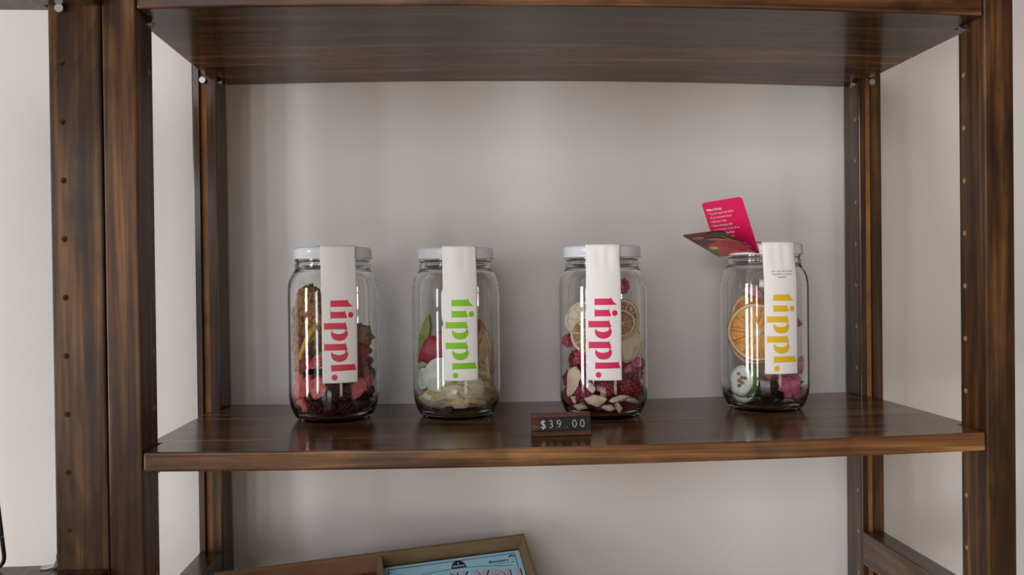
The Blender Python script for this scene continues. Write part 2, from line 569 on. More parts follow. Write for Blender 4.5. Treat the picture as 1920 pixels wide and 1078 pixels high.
# ------------------------------------------------------------------ flat print helpers
def flat_poly(bm, outer, holes=(), z=0.0):
    loops = [[Vector((x, y, 0)) for x, y in outer]] + [[Vector((x, y, 0)) for x, y in h] for h in holes]
    tris = tessellate_polygon(loops)
    vs = [bm.verts.new((p.x, p.y, z)) for l in loops for p in l]
    for t in tris:
        try: bm.faces.new([vs[i] for i in t])
        except ValueError: pass

def ell(cx, cy, rx, ry, n=28, a0=0.0, a1=2 * PI, rot=0.0):
    closed = abs(a1 - a0 - 2 * PI) < 1e-6
    r = []
    for i in range(n if closed else n + 1):
        a = a0 + (a1 - a0) * i / n
        x, y = rx * math.cos(a), ry * math.sin(a)
        r.append((cx + x * math.cos(rot) - y * math.sin(rot), cy + x * math.sin(rot) + y * math.cos(rot)))
    return r

def text_bm(s, size, align='LEFT', bold=0.0, space=1.0, extr=0.0, shear=0.0):
    cu = bpy.data.curves.new('txt', 'FONT')
    cu.body = s
    cu.size = size
    cu.align_x = align
    cu.offset = bold
    cu.space_character = space
    cu.resolution_u = 3
    cu.extrude = extr
    cu.shear = shear
    o = bpy.data.objects.new('txt', cu)
    COL.objects.link(o)
    dg = bpy.context.evaluated_depsgraph_get()
    me = bpy.data.meshes.new_from_object(o.evaluated_get(dg))
    bm = bmesh.new()
    bm.from_mesh(me)
    bpy.data.objects.remove(o)
    bpy.data.curves.remove(cu)
    bpy.data.meshes.remove(me)
    return bm

def merge(bm, other, f=None):
    if f:
        for v in other.verts: v.co = f(v.co)
    me = bpy.data.meshes.new('tmp')
    other.to_mesh(me)
    other.free()
    bm.from_mesh(me)
    bpy.data.meshes.remove(me)

# ------------------------------------------------------------------ jars
HS = 1.0140
jar_mesh = None
def jar_bm():
    bm = bmesh.new()
    outer = [(0, .0022), (.020, .0016), (.030, .0004), (.0335, 0), (.0362, .0014), (.0392, .0055), (.0418, .0115), (.0436, .0185), (.0444, .027), (.0445, .045), (.0445, .085), (.0445, .118),
             (.0443, .1265), (.0434, .1335), (.0412, .1395), (.0385, .1440), (.0370, .1468), (.0366, .1488), (.0371, .1500), (.0371, .1512), (.0363, .1522), (.0359, .1535), (.0368, .1550), (.0368, .1565), (.0360, .1578), (.0360, .1650)]
    inner = [(.0334, .1650), (.0334, .1500), (.0347, .1468), (.0378, .1425), (.0405, .1375), (.0420, .1310), (.0426, .1240), (.0426, .085), (.0426, .045), (.0425, .029), (.0416, .0205), (.0396, .0140), (.0360, .0082), (.0315, .0050), (.020, .0040), (0, .0044)]
    prof = spline(outer[:-1], 3) + [outer[-1], (.0350, .1660), (.0340, .1660)] + spline(inner, 3)
    prof[0] = (0, prof[0][1]); prof[-1] = (0, prof[-1][1])
    lathe(bm, [(r, z * HS) for r, z in prof], 96)
    return bm
def lid_bm():
    bm = bmesh.new()
    o = [(0, .1672), (.031, .1672), (.0325, .1680), (.0366, .1680), (.0379, .1674), (.0386, .1660), (.0387, .1640), (.0387, .1592), (.0391, .1584), (.0391, .1572), (.0386, .1567)]
    i = [(.0376, .1570), (.0376, .1640), (.0366, .1664), (0, .1664)]
    lathe(bm, [(r, z * HS) for r, z in o + i], 96)
    # pressed lugs on the skirt, as on a twist-off lid
    return bm

STRIP_W = 0.0343
def strip_path(kink):
    """profile of the strip: list of (r, z, s) from the lid's top over its rim and down the glass"""
    P = [(-.012, .16845), (.010, .16845), (.030, .1686), (.0385, .1686), (.0398, .1678), (.0400, .1660), (.0400, .1575), (.0406, .1540), (.0420, .1470), (.0441, .1360), (.0450, .1310), (.0451, .1260), (.0451, .080), (.0451, .0395)]
    Q = []
    for k, (a, b_) in enumerate(zip(P, P[1:])):
        n = max(1, int(math.hypot(b_[0] - a[0], b_[1] - a[1]) / .0016))
        for i in range(n):
            t = i / n
            Q.append((a[0] + (b_[0] - a[0]) * t, a[1] + (b_[1] - a[1]) * t))
    Q.append(P[-1])
    Q = [(a, b_ * HS) for a, b_ in Q]
    s, out = 0, []
    for i, p in enumerate(Q):
        if i: s += math.hypot(p[0] - Q[i - 1][0], p[1] - Q[i - 1][1])
        out.append((p[0], p[1], s))
    return out
PATH = strip_path(0)
SEND = PATH[-1][2]
def path_at(s):
    s = max(0, min(SEND, s))
    lo, hi = 0, len(PATH) - 1
    while hi - lo > 1:
        mid = (lo + hi) // 2
        if PATH[mid][2] <= s: lo = mid
        else: hi = mid
    a, b_ = PATH[lo], PATH[hi]
    t = (s - a[2]) / max(1e-9, b_[2] - a[2])
    r, z = a[0] + (b_[0] - a[0]) * t, a[1] + (b_[1] - a[1]) * t
    dr, dz = b_[0] - a[0], b_[1] - a[1]
    l = math.hypot(dr, dz)
    return r, z, (-dz / l, dr / l)     # outward normal (radial, z)
def strip_map(u, s, lift, amp, seed):
    """u across (-.5 .. .5 of the width), s metres from the strip's start"""
    x = u * STRIP_W
    r, z, (nr, nz) = path_at(s)
    th = x / 0.0453
    # slack paper buckles where it leaves the rim and reaches the shoulder
    d = SEND - s
    k = math.exp(-((d - .118) / .012) ** 2)
    w = amp * k * (0.35 + 0.65 * math.cos(2 * PI * (u * 1.25 + .18 + seed)))
    pinch = 1 - (0.045 * amp / .002) * k * (1 if u > 0 else .15)
    rad = 0.0453
    X = rad * math.sin(th * pinch)
    drop = rad * (1 - math.cos(th))
    R_ = r + (lift + abs(w) * .9) * (nr if nr > 0.3 else 0)
    Z_ = z + lift * nz + (0.0002 if nz > .9 else 0)
    return Vector((X, -(R_ - drop * min(1, max(0, (r - .02) / .015))), Z_))

# outlines of the printed word, millimetres on the strip: x right, y up, origin at the strip's bottom left
U = STRIP_W / 415
def gp(px, py): return ((px - 40) * U, (1030 - py) * U)
def glyphs():
    G = []
    T_ = [(145, 165), (141, 165), (141, 92)] + [(145 + 10 * (1 - math.cos(a)) - 4, 92 - 12 * math.sin(a)) for a in (0.4, .9, 1.3)] + [(160, 79), (325, 78), (329, 74), (331, 58), (333, 58), (337, 76), (346, 95), (358, 112), (375, 130), (392, 144), (407, 152), (333, 153), (333, 172), (329, 172), (329, 153), (145, 153)]
    G.append((T_, []))
    I_ = [(141, 192), (145, 192), (147, 207), (149, 210), (296, 210), (301, 205), (302, 190), (305, 190), (309, 213), (333, 284), (149, 284), (145, 300), (141, 300)]
    G.append((I_, []))
    G.append((ell(375, 248, 33, 34), []))
    for oy in (0, 241):
        G.append(([(66, 323 + oy), (69, 323 + oy), (71, 336 + oy), (74, 338 + oy), (299, 338 + oy), (303, 334 + oy), (304, 320 + oy), (306, 320 + oy), (311, 342 + oy), (334, 412 + oy), (74, 412 + oy), (70, 426 + oy), (66, 426 + oy)], []))
        out = [(165, 410 + oy), (150, 430 + oy), (142, 452 + oy), (142, 470 + oy), (148, 492 + oy), (162, 514 + oy), (182, 531 + oy), (208, 541 + oy), (238, 545 + oy), (270, 541 + oy), (298, 530 + oy), (318, 512 + oy), (331, 490 + oy), (337, 466 + oy), (334, 445 + oy), (324, 425 + oy), (308, 410 + oy),
               (297, 410 + oy), (306, 422 + oy), (308, 434 + oy), (300, 447 + oy), (284, 457 + oy), (262, 464 + oy), (235, 466 + oy), (205, 463 + oy), (182, 456 + oy), (164, 446 + oy), (155, 434 + oy), (157, 422 + oy), (168, 411 + oy)]
        G.append((out, []))
    G.append(([(142, 806), (145, 806), (147, 817), (150, 820), (403, 818), (407, 815), (409, 800), (411, 800), (415, 822), (437, 888), (150, 892), (146, 908), (142, 908)], []))
    G.append((ell(178, 963, 33, 34), []))
    return [([gp(*p) for p in o], h) for o, h in G]

def slice_bm(bm, axis, lo, hi, n):
    for i in range(1, n):
        co = Vector((0, 0, 0)); co[axis] = lo + (hi - lo) * i / n
        no = Vector((0, 0, 0)); no[axis] = 1
        bmesh.ops.bisect_plane(bm, geom=list(bm.verts) + list(bm.edges) + list(bm.faces), plane_co=co, plane_no=no)

def make_jar(x, y, label, ink, rotd, amp, seed, note=False):
    z = SAG * 4 * (x / W) * (1 - x / W) + .0002
    j = thing('glass_jar', label, 'jar', (x, y, z), 'glass jars in a row on the middle shelf')
    global jar_mesh, lid_mesh
    if jar_mesh is None:
        a = link('glass_body', jar_bm(), M['glass'], j, True); jar_mesh = a.data
        l = link('lid', lid_bm(), M['lid'], j, True); lid_mesh = l.data
    else:
        link('glass_body', jar_mesh, None, j)
        link('lid', lid_mesh, None, j)
    # strip
    ang = math.atan2(x - CAM.x, y - CAM.y)
    rz = -ang + math.radians(rotd)
    ns, nu = len(PATH), 22
    bm = bmesh.new()
    fr, bk = [], []
    for (r, zz, s) in PATH:
        fr.append([bm.verts.new(strip_map(i / nu - .5, s, .00035, amp, seed)) for i in range(nu + 1)])
        bk.append([bm.verts.new(strip_map(i / nu - .5, s, .00012, amp, seed)) for i in range(nu + 1)])
    for i in range(ns - 1):
        for k in range(nu):
            bm.faces.new((fr[i][k], fr[i][k + 1], fr[i + 1][k + 1], fr[i + 1][k]))
            bm.faces.new((bk[i][k], bk[i + 1][k], bk[i + 1][k + 1], bk[i][k + 1]))
        bm.faces.new((fr[i][0], fr[i + 1][0], bk[i + 1][0], bk[i][0]))
        bm.faces.new((fr[i][nu], bk[i][nu], bk[i + 1][nu], fr[i + 1][nu]))
    for k in range(nu):
        bm.faces.new((fr[0][k], bk[0][k], bk[0][k + 1], fr[0][k + 1]))
        bm.faces.new((fr[-1][k], fr[-1][k + 1], bk[-1][k + 1], bk[-1][k]))
    bmesh.ops.recalc_face_normals(bm, faces=bm.faces)
    st = link('paper_strip', bm, M['paper'], j, True)
    st.rotation_euler = (0, 0, rz)
    # printed word
    bm = bmesh.new()
    for o_, h_ in glyphs(): flat_poly(bm, o_, h_)
    slice_bm(bm, 0, 0, STRIP_W, 20)
    slice_bm(bm, 1, 0, .09, 12)
    for v in bm.verts:
        v.co = strip_map(v.co.x / STRIP_W - .5, SEND - v.co.y, .00050, amp, seed)
    bmesh.ops.recalc_face_normals(bm, faces=bm.faces)
    link('printed_word', bm, plain('ink_' + label[:12].replace(' ', '_'), ink, 0.5), st)
    if note:
        bm = bmesh.new()
        for k, ln in enumerate(('you, me, let\u2019s make', 'beautiful cocktails', 'together.')):
            merge(bm, text_bm(ln, .0027, 'CENTER', space=1.02), lambda c, k=k: Vector((c.x + STRIP_W * .53, c.y + .1010 - .0030 * k, 0)))
        slice_bm(bm, 0, 0, STRIP_W, 16)
        for v in bm.verts:
            v.co = strip_map(v.co.x / STRIP_W - .5, SEND - v.co.y, .00050, amp, seed)
        link('small_print', bm, plain('grey_ink', (0.10, 0.10, 0.11), 0.6), st)
    return j

JARS = [(0.1284, 0.1640), (0.2508, 0.1725), (0.3984, 0.1552), (0.5703, 0.1695)]
make_jar(*JARS[0], 'glass jar of dark cherries and strawberries with a coral-red printed strip, leftmost', srgb(222, 62, 84), 7.5, .0006, .1)
make_jar(*JARS[1], 'glass jar of banana and apple slices with a lime-green printed strip', srgb(140, 205, 28), 5.5, .0012, .0)
make_jar(*JARS[2], 'glass jar of raspberries and lemon wheels with a crimson printed strip, behind the price sign', srgb(222, 18, 84), 1.5, .0020, .3)
make_jar(*JARS[3], 'glass jar with a large orange wheel and a yellow printed strip, rightmost', srgb(236, 190, 30), 22.0, .0018, .35, True)

# ------------------------------------------------------------------ dried fruit builders (all sizes in metres)
def rnd_col(name, a, b_, rough=0.6, vs=90, bmp=0.5, coat=0.0):
    return plain(name, a, rough, var=b_, vscale=vs * 2.2, bmp=min(1, bmp * 1.3), coat=coat)
M['cherry'] = rnd_col('dark_cherry_skin', (0.085, 0.006, 0.012), (0.012, 0.003, 0.006), 0.38, 120, .7)
M['strawb'] = rnd_col('dried_strawberry', (0.92, 0.22, 0.21), (0.58, 0.055, 0.07), 0.65, 160, .8)
M['strawb_in'] = rnd_col('pale_strawberry_flesh', (0.95, 0.36, 0.34), (0.85, 0.16, 0.18), 0.7, 120, .6)
M['strawb_dk'] = rnd_col('deep_red_strawberry', (0.45, 0.03, 0.035), (0.20, 0.012, 0.018), 0.6, 120, .8)
M['ginger'] = rnd_col('brown_sugary_peel', (0.70, 0.36, 0.13), (0.20, 0.075, 0.022), 0.6, 210, 1.0)
M['tan'] = rnd_col('tan_sugary_chunk', (0.46, 0.30, 0.15), (0.26, 0.13, 0.06), 0.5, 200, 1.0)
M['banana'] = rnd_col('cream_banana_flesh', (0.95, 0.90, 0.70), (0.84, 0.74, 0.48), 0.75, 140, .4)
M['banana_rim'] = rnd_col('banana_slice_edge', (0.84, 0.68, 0.38), (0.56, 0.40, 0.17), 0.8, 90, .6)
M['pale'] = rnd_col('pale_green_white_flesh', (0.93, 0.94, 0.86), (0.76, 0.79, 0.68), 0.6, 60, .2)
M['apple'] = rnd_col('dried_apple_flesh', (0.92, 0.70, 0.46), (0.76, 0.50, 0.28), 0.7, 70, .4)
M['redskin'] = rnd_col('red_apple_skin', (0.62, 0.06, 0.09), (0.34, 0.02, 0.035), 0.45, 110, .5)
M['green'] = rnd_col('green_pear_skin', (0.42, 0.46, 0.12), (0.25, 0.30, 0.06), 0.5, 80, .4)
M['rasp'] = rnd_col('raspberry', (0.50, 0.03, 0.075), (0.24, 0.008, 0.025), 0.55, 300, .4)
M['dkberry'] = rnd_col('purple_black_berry', (0.11, 0.014, 0.028), (0.022, 0.005, 0.011), 0.5, 300, .4)
M['rasp_lt'] = rnd_col('bright_raspberry', (0.78, 0.12, 0.20), (0.48, 0.03, 0.07), 0.55, 300, .4)
M['cream'] = rnd_col('cream_fruit_flesh', (0.97, 0.86, 0.64), (0.92, 0.64, 0.48), 0.7, 45, .5)
M['pink'] = rnd_col('pink_dragonfruit', (0.88, 0.26, 0.42), (0.55, 0.06, 0.18), 0.65, 110, .8)
M['pale_pink'] = rnd_col('pale_pink_fruit', (0.80, 0.42, 0.45), (0.62, 0.18, 0.24), 0.65, 110, .6)
M['hibiscus'] = rnd_col('dark_hibiscus', (0.035, 0.012, 0.022), (0.010, 0.005, 0.009), 0.5, 160, 1.0)
M['herb'] = rnd_col('dark_herb', (0.07, 0.07, 0.06), (0.02, 0.02, 0.02), 0.7, 300, 1.0)
M['pith'] = rnd_col('citrus_pith', (0.95, 0.86, 0.72), (0.84, 0.66, 0.46), 0.7, 90, .3)
M['or_rind'] = rnd_col('orange_rind', (0.86, 0.36, 0.05), (0.62, 0.22, 0.03), 0.5, 220, .6)
M['or_flesh'] = rnd_col('orange_flesh', (0.98, 0.42, 0.03), (0.84, 0.22, 0.012), 0.35, 130, .8, .2)
M['or_memb'] = rnd_col('orange_membrane', (0.95, 0.58, 0.16), (0.86, 0.42, 0.08), 0.4, 130, .4)
M['le_memb'] = rnd_col('lemon_membrane', (0.80, 0.62, 0.38), (0.64, 0.42, 0.22), 0.5, 130, .4)
M['ye_rind'] = rnd_col('yellow_rind', (0.88, 0.58, 0.06), (0.66, 0.36, 0.03), 0.5, 180, .5)
M['le_rind'] = rnd_col('lemon_rind', (0.90, 0.80, 0.54), (0.78, 0.62, 0.32), 0.6, 160, .5)
M['le_flesh'] = rnd_col('brown_lemon_flesh', (0.56, 0.29, 0.12), (0.30, 0.125, 0.045), 0.45, 120, .8)
M['lime_rind'] = rnd_col('lime_peel', (0.38, 0.60, 0.16), (0.18, 0.34, 0.06), 0.45, 160, .5)
M['lime_flesh'] = rnd_col('white_lime_flesh', (0.97, 0.98, 0.92), (0.88, 0.92, 0.80), 0.5, 60, .2)
M['seed'] = rnd_col('tan_seed', (0.45, 0.32, 0.14), (0.28, 0.18, 0.07), 0.5, 200, .4)
M['clove'] = plain('black_clove', (0.012, 0.010, 0.008), 0.6)

def lumpy(r, amp, freq, seed, sub=3, squash=(1, 1, 1)):
    bm = bmesh.new()
    bmesh.ops.create_icosphere(bm, subdivisions=sub, radius=1)
    off = Vector((seed * 3.1, seed * 1.7, seed * .9))
    for v in bm.verts:
        n = noise.noise(v.co * freq + off) + .5 * noise.noise(v.co * freq * 2.3 + off) - .7 * abs(noise.noise(v.co * freq * 1.9 - off)) - .35 * abs(noise.noise(v.co * freq * 4.2 - off))
        v.co = Vector([v.co[k] * squash[k] for k in range(3)]) * (r * (1 + amp * n))
    return bm

def chunk_bm(r, seed, squash=(1, .7, 1)):
    """angular broken chunk"""
    rnd = random.Random(seed)
    bm = bmesh.new()
    for _ in range(13):
        v = Vector((rnd.gauss(0, 1), rnd.gauss(0, 1), rnd.gauss(0, 1))).normalized() * rnd.uniform(.8, 1.05)
        bm.verts.new([v[k] * squash[k] * r for k in range(3)])
    bmesh.ops.convex_hull(bm, input=bm.verts)
    bmesh.ops.delete(bm, geom=[v for v in bm.verts if not v.link_faces], context='VERTS')
    bmesh.ops.bevel(bm, geom=list(bm.edges), offset=r * .10, segments=2, profile=.6, affect='EDGES', clamp_overlap=True)
    for v in bm.verts:
        if v.co.length > r * 1.25: v.co *= r * 1.25 / v.co.length
    bmesh.ops.triangulate(bm, faces=bm.faces)
    bmesh.ops.subdivide_edges(bm, edges=[e for e in bm.edges if e.calc_length() > r * .3], cuts=1, use_grid_fill=True)
    off = Vector((seed, seed * .3, 0))
    for v in bm.verts:
        n = noise.noise(v.co / r * 2.6 + off)
        v.co += v.co.normalized() * n * r * .10
    return bm

def plate_bm(outline, th, seed=0, warp=.0008, inset=.8, puff=.35):
    """thick slice from a closed outline in the xz plane, facing -y; rounded rim, warped faces"""
    n = len(outline)
    cx = sum(p[0] for p in outline) / n
    cz = sum(p[1] for p in outline) / n
    bm = bmesh.new()
    sc = max(math.hypot(p[0] - cx, p[1] - cz) for p in outline)
    lay = [(0, -th * .5 * (1 - puff * .6)), (.25, -th * .5 * (1 - puff * .5)), (.5, -th * .5 * (1 - puff * .3)), (.7, -th * .5 * (1 - puff * .1)), (inset + .07, -th * .5), (.97, -th * .38), (1, -th * .1), (.99, th * .15), (.97, th * .38), (inset + .07, th * .5), (.6, th * .5), (.3, th * .5), (0, th * .5)]
    rings = []
    for k, y in lay:
        if k == 0: rings.append([bm.verts.new((cx, y, cz))])
        else: rings.append([bm.verts.new((cx + (p[0] - cx) * k, y, cz + (p[1] - cz) * k)) for p in outline])
    for li, (a, b_) in enumerate(zip(rings, rings[1:])):
        for i in range(n):
            j = (i + 1) % n
            q = []
            for w in (a[i % len(a)], a[j % len(a)], b_[j % len(b_)], b_[i % len(b_)]):
                if w not in q: q.append(w)
            f = bm.faces.new(q)
            f.material_index = 1 if 4 <= li <= 8 else 0
    for v in bm.verts:
        w = noise.noise(Vector((v.co.x, v.co.z, 0)) / sc * 1.6 + Vector((seed, seed, 0)))
        w2 = noise.noise(Vector((v.co.x, v.co.z, v.co.y * 3)) / sc * 6 + Vector((seed, 0, seed)))
        w3 = abs(noise.noise(Vector((v.co.x, v.co.z, v.co.y * 2)) / sc * 3.3 + Vector((seed, 7, seed))))
        v.co.y += w * warp * 2.2 + w2 * warp * .6 + (w3 - .2) * warp * 2.2 * (-1 if v.co.y > 0 else 1)
    bmesh.ops.recalc_face_normals(bm, faces=bm.faces)
    return bm

def round_outline(rx, rz, seed, irr=.05, n=44):
    return [(rx * math.cos(a) * (1 + irr * noise.noise(Vector((math.cos(a) * 1.5, math.sin(a) * 1.5, seed)))),
             rz * math.sin(a) * (1 + irr * noise.noise(Vector((math.cos(a) * 1.5, math.sin(a) * 1.5, seed))))) for a in [2 * PI * i / n for i in range(n)]]
def heart_outline(w, h, seed, n=44):
    """strawberry cut lengthwise: broad top, rounded point"""
    r = []
    for i in range(n):
        a = 2 * PI * i / n
        s = math.sin(a)
        k = 1.0 - .42 * max(0, -s) ** 1.2
        x = w / 2 * math.cos(a) * k
        z = h / 2 * s * (1 if s < 0 else .88 + .10 * math.cos(2 * a) ** 2)
        irr = 1 + .10 * noise.noise(Vector((math.cos(a) * 1.6, s * 1.6, seed))) + .06 * noise.noise(Vector((math.cos(a) * 4.5, s * 4.5, seed)))
        r.append((x * irr, z * irr))
    return r

def wedge_outline(r, a0, a1, inner, n=7):   # fat, almost touching segments
    """rounded citrus segment in the xz plane"""
    mid = (a0 + a1) / 2
    pts = [(inner * math.cos(mid), inner * math.sin(mid))]
    pts += [(r * .5 * math.cos(a0 + .045), r * .5 * math.sin(a0 + .045))]
    pts += [(r * math.cos(a) * k, r * math.sin(a) * k) for a, k in [(a0 + .02, .94)] + [(a0 + .07 + (a1 - a0 - .14) * i / n, 1.0) for i in range(n + 1)] + [(a1 - .02, .94)]]
    pts += [(r * .5 * math.cos(a1 - .045), r * .5 * math.sin(a1 - .045))]
    return pts

def citrus(name, label, cat, R_, th, mats, seed, group=None, nseg=10, core=.12, rim=.13):
    rind, pith, flesh = mats[:3]
    membrane = mats[3] if len(mats) > 3 else pith
    t = thing(name, label, cat, group=group)
    rnd = random.Random(seed)
    bm = bmesh.new()
    prof = [(R_ * (1 - rim * .45), -th * .5), (R_ * .985, -th * .44), (R_, -th * .2), (R_, th * .2), (R_ * .985, th * .44), (R_ * (1 - rim * .45), th * .5), (R_ * (1 - rim * .45), -th * .5)]
    lathe(bm, prof, 48)
    def wob(bm):
        for v in bm.verts:
            x, y, z = v.co
            v.co = (x, z, y)
            a = math.atan2(v.co.z, v.co.x)
            k = 1 + .025 * math.sin(2 * a + seed) + .012 * math.sin(5 * a + seed * 2)
            v.co.x *= k; v.co.z *= k
            v.co.y += R_ * .05 * math.sin(2 * a + seed * 1.3) * (math.hypot(x, y) / R_) ** 2
        bmesh.ops.recalc_face_normals(bm, faces=bm.faces)
        return bm
    link('rind', wob(bm), rind, t, True)
    bm = bmesh.new()
    lathe(bm, [(R_ * (1 - rim * 1.15), -th * .34), (R_ * (1 - rim), -th * .44), (R_ * (1 - rim * .7), -th * .49), (R_ * (1 - rim * .4), -th * .49), (R_ * (1 - rim * .4), th * .49),
               (R_ * (1 - rim * .7), th * .49), (R_ * (1 - rim), th * .44), (R_ * (1 - rim * 1.15), th * .34), (R_ * (1 - rim * 1.15), -th * .34)], 48)
    link('pith', wob(bm), pith, t, True)
    bm = bmesh.new()
    lathe(bm, [(0, -th * .34), (R_ * .5, -th * .32), (R_ * (1 - rim * 1.1), -th * .32), (R_ * (1 - rim * 1.1), th * .3), (0, th * .3)], 40)
    link('membrane', wob(bm), membrane, t, True)
    cb = plate_bm([(R_ * (core * (1.15 if q % 2 else .55)) * math.cos(PI * q / nseg + seed), R_ * (core * (1.15 if q % 2 else .55)) * math.sin(PI * q / nseg + seed)) for q in range(2 * nseg)], th * .96, seed, R_ * .006, .9, .2)
    link('core', cb, pith, t, True)
    da = 2 * PI / nseg
    a = rnd.uniform(0, 1)
    for i in range(nseg):
        w = da * rnd.uniform(.9, 1.08)
        pb = plate_bm(wedge_outline(R_ * (1 - rim * 1.12), a + .018, a + da - .018, R_ * core * rnd.uniform(.6, 1.4)), th * .82, seed + i, R_ * .012, .86, .3)
        for v in pb.verts:
            aa = math.atan2(v.co.z, v.co.x)
            k = 1 + .025 * math.sin(2 * aa + seed)
            rr2 = math.hypot(v.co.x, v.co.z) / R_
            v.co.x *= k; v.co.z *= k
            v.co.y += R_ * .05 * math.sin(2 * aa + seed * 1.3) * rr2 ** 2
        link('segment', pb, flesh, t, True)
        a += da
    return t

def rasp_bm(r, seed):
    rnd = random.Random(seed)
    bm = bmesh.new()
    n = 34
    for i in range(n):
        z = 1 - 2 * (i + .5) / n
        a = i * 2.399963
        q = math.sqrt(max(0, 1 - z * z))
        p = Vector((q * math.cos(a), q * math.sin(a), z * 1.12)) * r * .74
        p *= rnd.uniform(.93, 1.05)
        bmesh.ops.create_icosphere(bm, subdivisions=1, radius=r * .27 * rnd.uniform(.85, 1.15), matrix=Matrix.Translation(p))
    bmesh.ops.create_icosphere(bm, subdivisions=1, radius=r * .68)
    return bm

def frame_of(ji):
    x, y = JARS[ji]
    z = SAG * 4 * (x / W) * (1 - x / W) + .0002
    ang = math.atan2(x - CAM.x, y - CAM.y)
    fwd = Vector((math.sin(ang), math.cos(ang), 0))
    rgt = Vector((math.cos(ang), -math.sin(ang), 0))
    return Vector((x, y, z)), fwd, rgt, ang

def put(o, ji, x, z, d, rx=0, ry=0, rz=0):
    """x right, z up, d towards the shop, in mm from the jar's axis; rx, ry, rz turn the piece in the jar's own frame (degrees)"""
    o0, fwd, rgt, ang = frame_of(ji)
    r_ = math.hypot(x, d)
    o.location = o0 + (rgt * x - fwd * d) * .001 + Vector((0, 0, z * .001))
    o.matrix_basis = Matrix.Translation(o.location) @ Matrix.Rotation(-ang, 4, 'Z') @ Euler((math.radians(rx), math.radians(ry), math.radians(rz)), 'YXZ').to_matrix().to_4x4()
    CONTENTS.append((o, ji))
    return o

CONTENTS = []
IN_R = [(4.6, 30.0), (8, 35.6), (14, 39.2), (20.5, 41.2), (29, 42.1), (125, 42.2), (131, 41.2), (137, 39.8), (142, 37), (147, 34)]
def inner_radius(z):
    for (a, ra), (b_, rb) in zip(IN_R, IN_R[1:]):
        if z <= b_:
            return ra + (rb - ra) * max(0, z - a) / (b_ - a)
    return 33.0
def contain():
    """push every piece back inside its jar's glass"""
    for o, ji in CONTENTS:
        o0 = frame_of(ji)[0]
        ms = [(Matrix(), o)] if o.type == 'MESH' else [(c.matrix_basis.copy(), c) for c in o.children]
        for it in range(14):
            worst, low, dirn = 0.0, 0.0, Vector((0, 0, 0))
            for mt_, c in ms:
                mw = o.matrix_basis @ mt_
                n_ = len(c.data.vertices)
                step = max(1, n_ // 160)
                for k in range(0, n_, step):
                    p = (mw @ c.data.vertices[k].co - o0) * 1000
                    r_ = math.hypot(p.x, p.y)
                    ov = r_ - (inner_radius(p.z) - .5)
                    if ov > worst: worst, dirn = ov, Vector((p.x, p.y, 0)) / max(r_, 1e-6)
                    low = max(low, 4.9 - p.z)
            if worst < .05 and low < .05: break
            tr = -dirn * min(worst, 6) * .0009 + Vector((0, 0, low * .0009))
            mb = o.matrix_basis.copy()
            mb.translation = mb.translation + tr
            if it >= 6: mb = mb @ Matrix.Scale(.965, 4)
            o.matrix_basis = mb

def pack(n, r, zlo, zhi, seed, fixed=(), R_in=42.0, front=None):
    """loose heap of spheres in the jar (mm): random drop, then relaxed apart"""
    rng = np.random.RandomState(seed)
    a = rng.uniform(0, 2 * PI, n)
    q = np.sqrt(rng.uniform(.05, 1, n)) * (R_in - r)
    P_ = np.stack([q * np.cos(a), q * np.sin(a), rng.uniform(zlo, zhi, n)], 1)
    F = np.array([f[:3] for f in fixed], float).reshape(-1, 3)
    FR = np.array([f[3] for f in fixed], float)
    for it in range(260):
        P_[:, 2] -= .25
        for _ in range(2):
            D = P_[:, None] - P_[None]
            L_ = np.linalg.norm(D, axis=2) + np.eye(n) * 1e3 + 1e-6
            ov = np.clip(2 * r * .96 - L_, 0, None)
            P_ += (D / L_[..., None] * (ov * .35)[..., None]).sum(1)
            if len(F):
                D = P_[:, None] - F[None]
                L_ = np.linalg.norm(D, axis=2) + 1e-6
                ov = np.clip(r + FR - L_, 0, None)
                P_ += (D / L_[..., None] * ov[..., None]).sum(1) * .8
            h = np.hypot(P_[:, 0], P_[:, 1])
            lim = R_in - r - np.clip((16 - P_[:, 2]) * .45, 0, 8)
            k = np.minimum(1, lim / (h + 1e-6))
            P_[:, 0] *= k; P_[:, 1] *= k
            P_[:, 2] = np.maximum(P_[:, 2], 4.9 + r)
    return P_

def copies(protos, ji, pts, label, cat, name, group, seed, scale=(.85, 1.15)):
    """one object per point; mesh data shared among a few source meshes"""
    rnd = random.Random(seed)
    for (x, d, z) in pts:
        me = rnd.choice(protos)
        o = bpy.data.objects.new(name, me)
        COL.objects.link(o)
        put(o, ji, x, z, d, rnd.uniform(0, 360), rnd.uniform(0, 360), rnd.uniform(0, 360))
        s = rnd.uniform(*scale)
        o.matrix_basis = o.matrix_basis @ Matrix.Scale(s, 4)
        tag(o, label, cat, group)

def mesh_of(bm, mats, name='piece'):
    me = bpy.data.meshes.new(name)
    bm.to_mesh(me)
    bm.free()
    for q in (mats if isinstance(mats, (list, tuple)) else [mats]): me.materials.append(q)
    me.shade_smooth()
    return me

def single(name, bm, mats, ji, pos, rot, label, cat='fruit', group=None):
    o = link(name, bm, mats, None, True)
    put(o, ji, *pos, *rot)
    tag(o, label, cat, group)
    return o

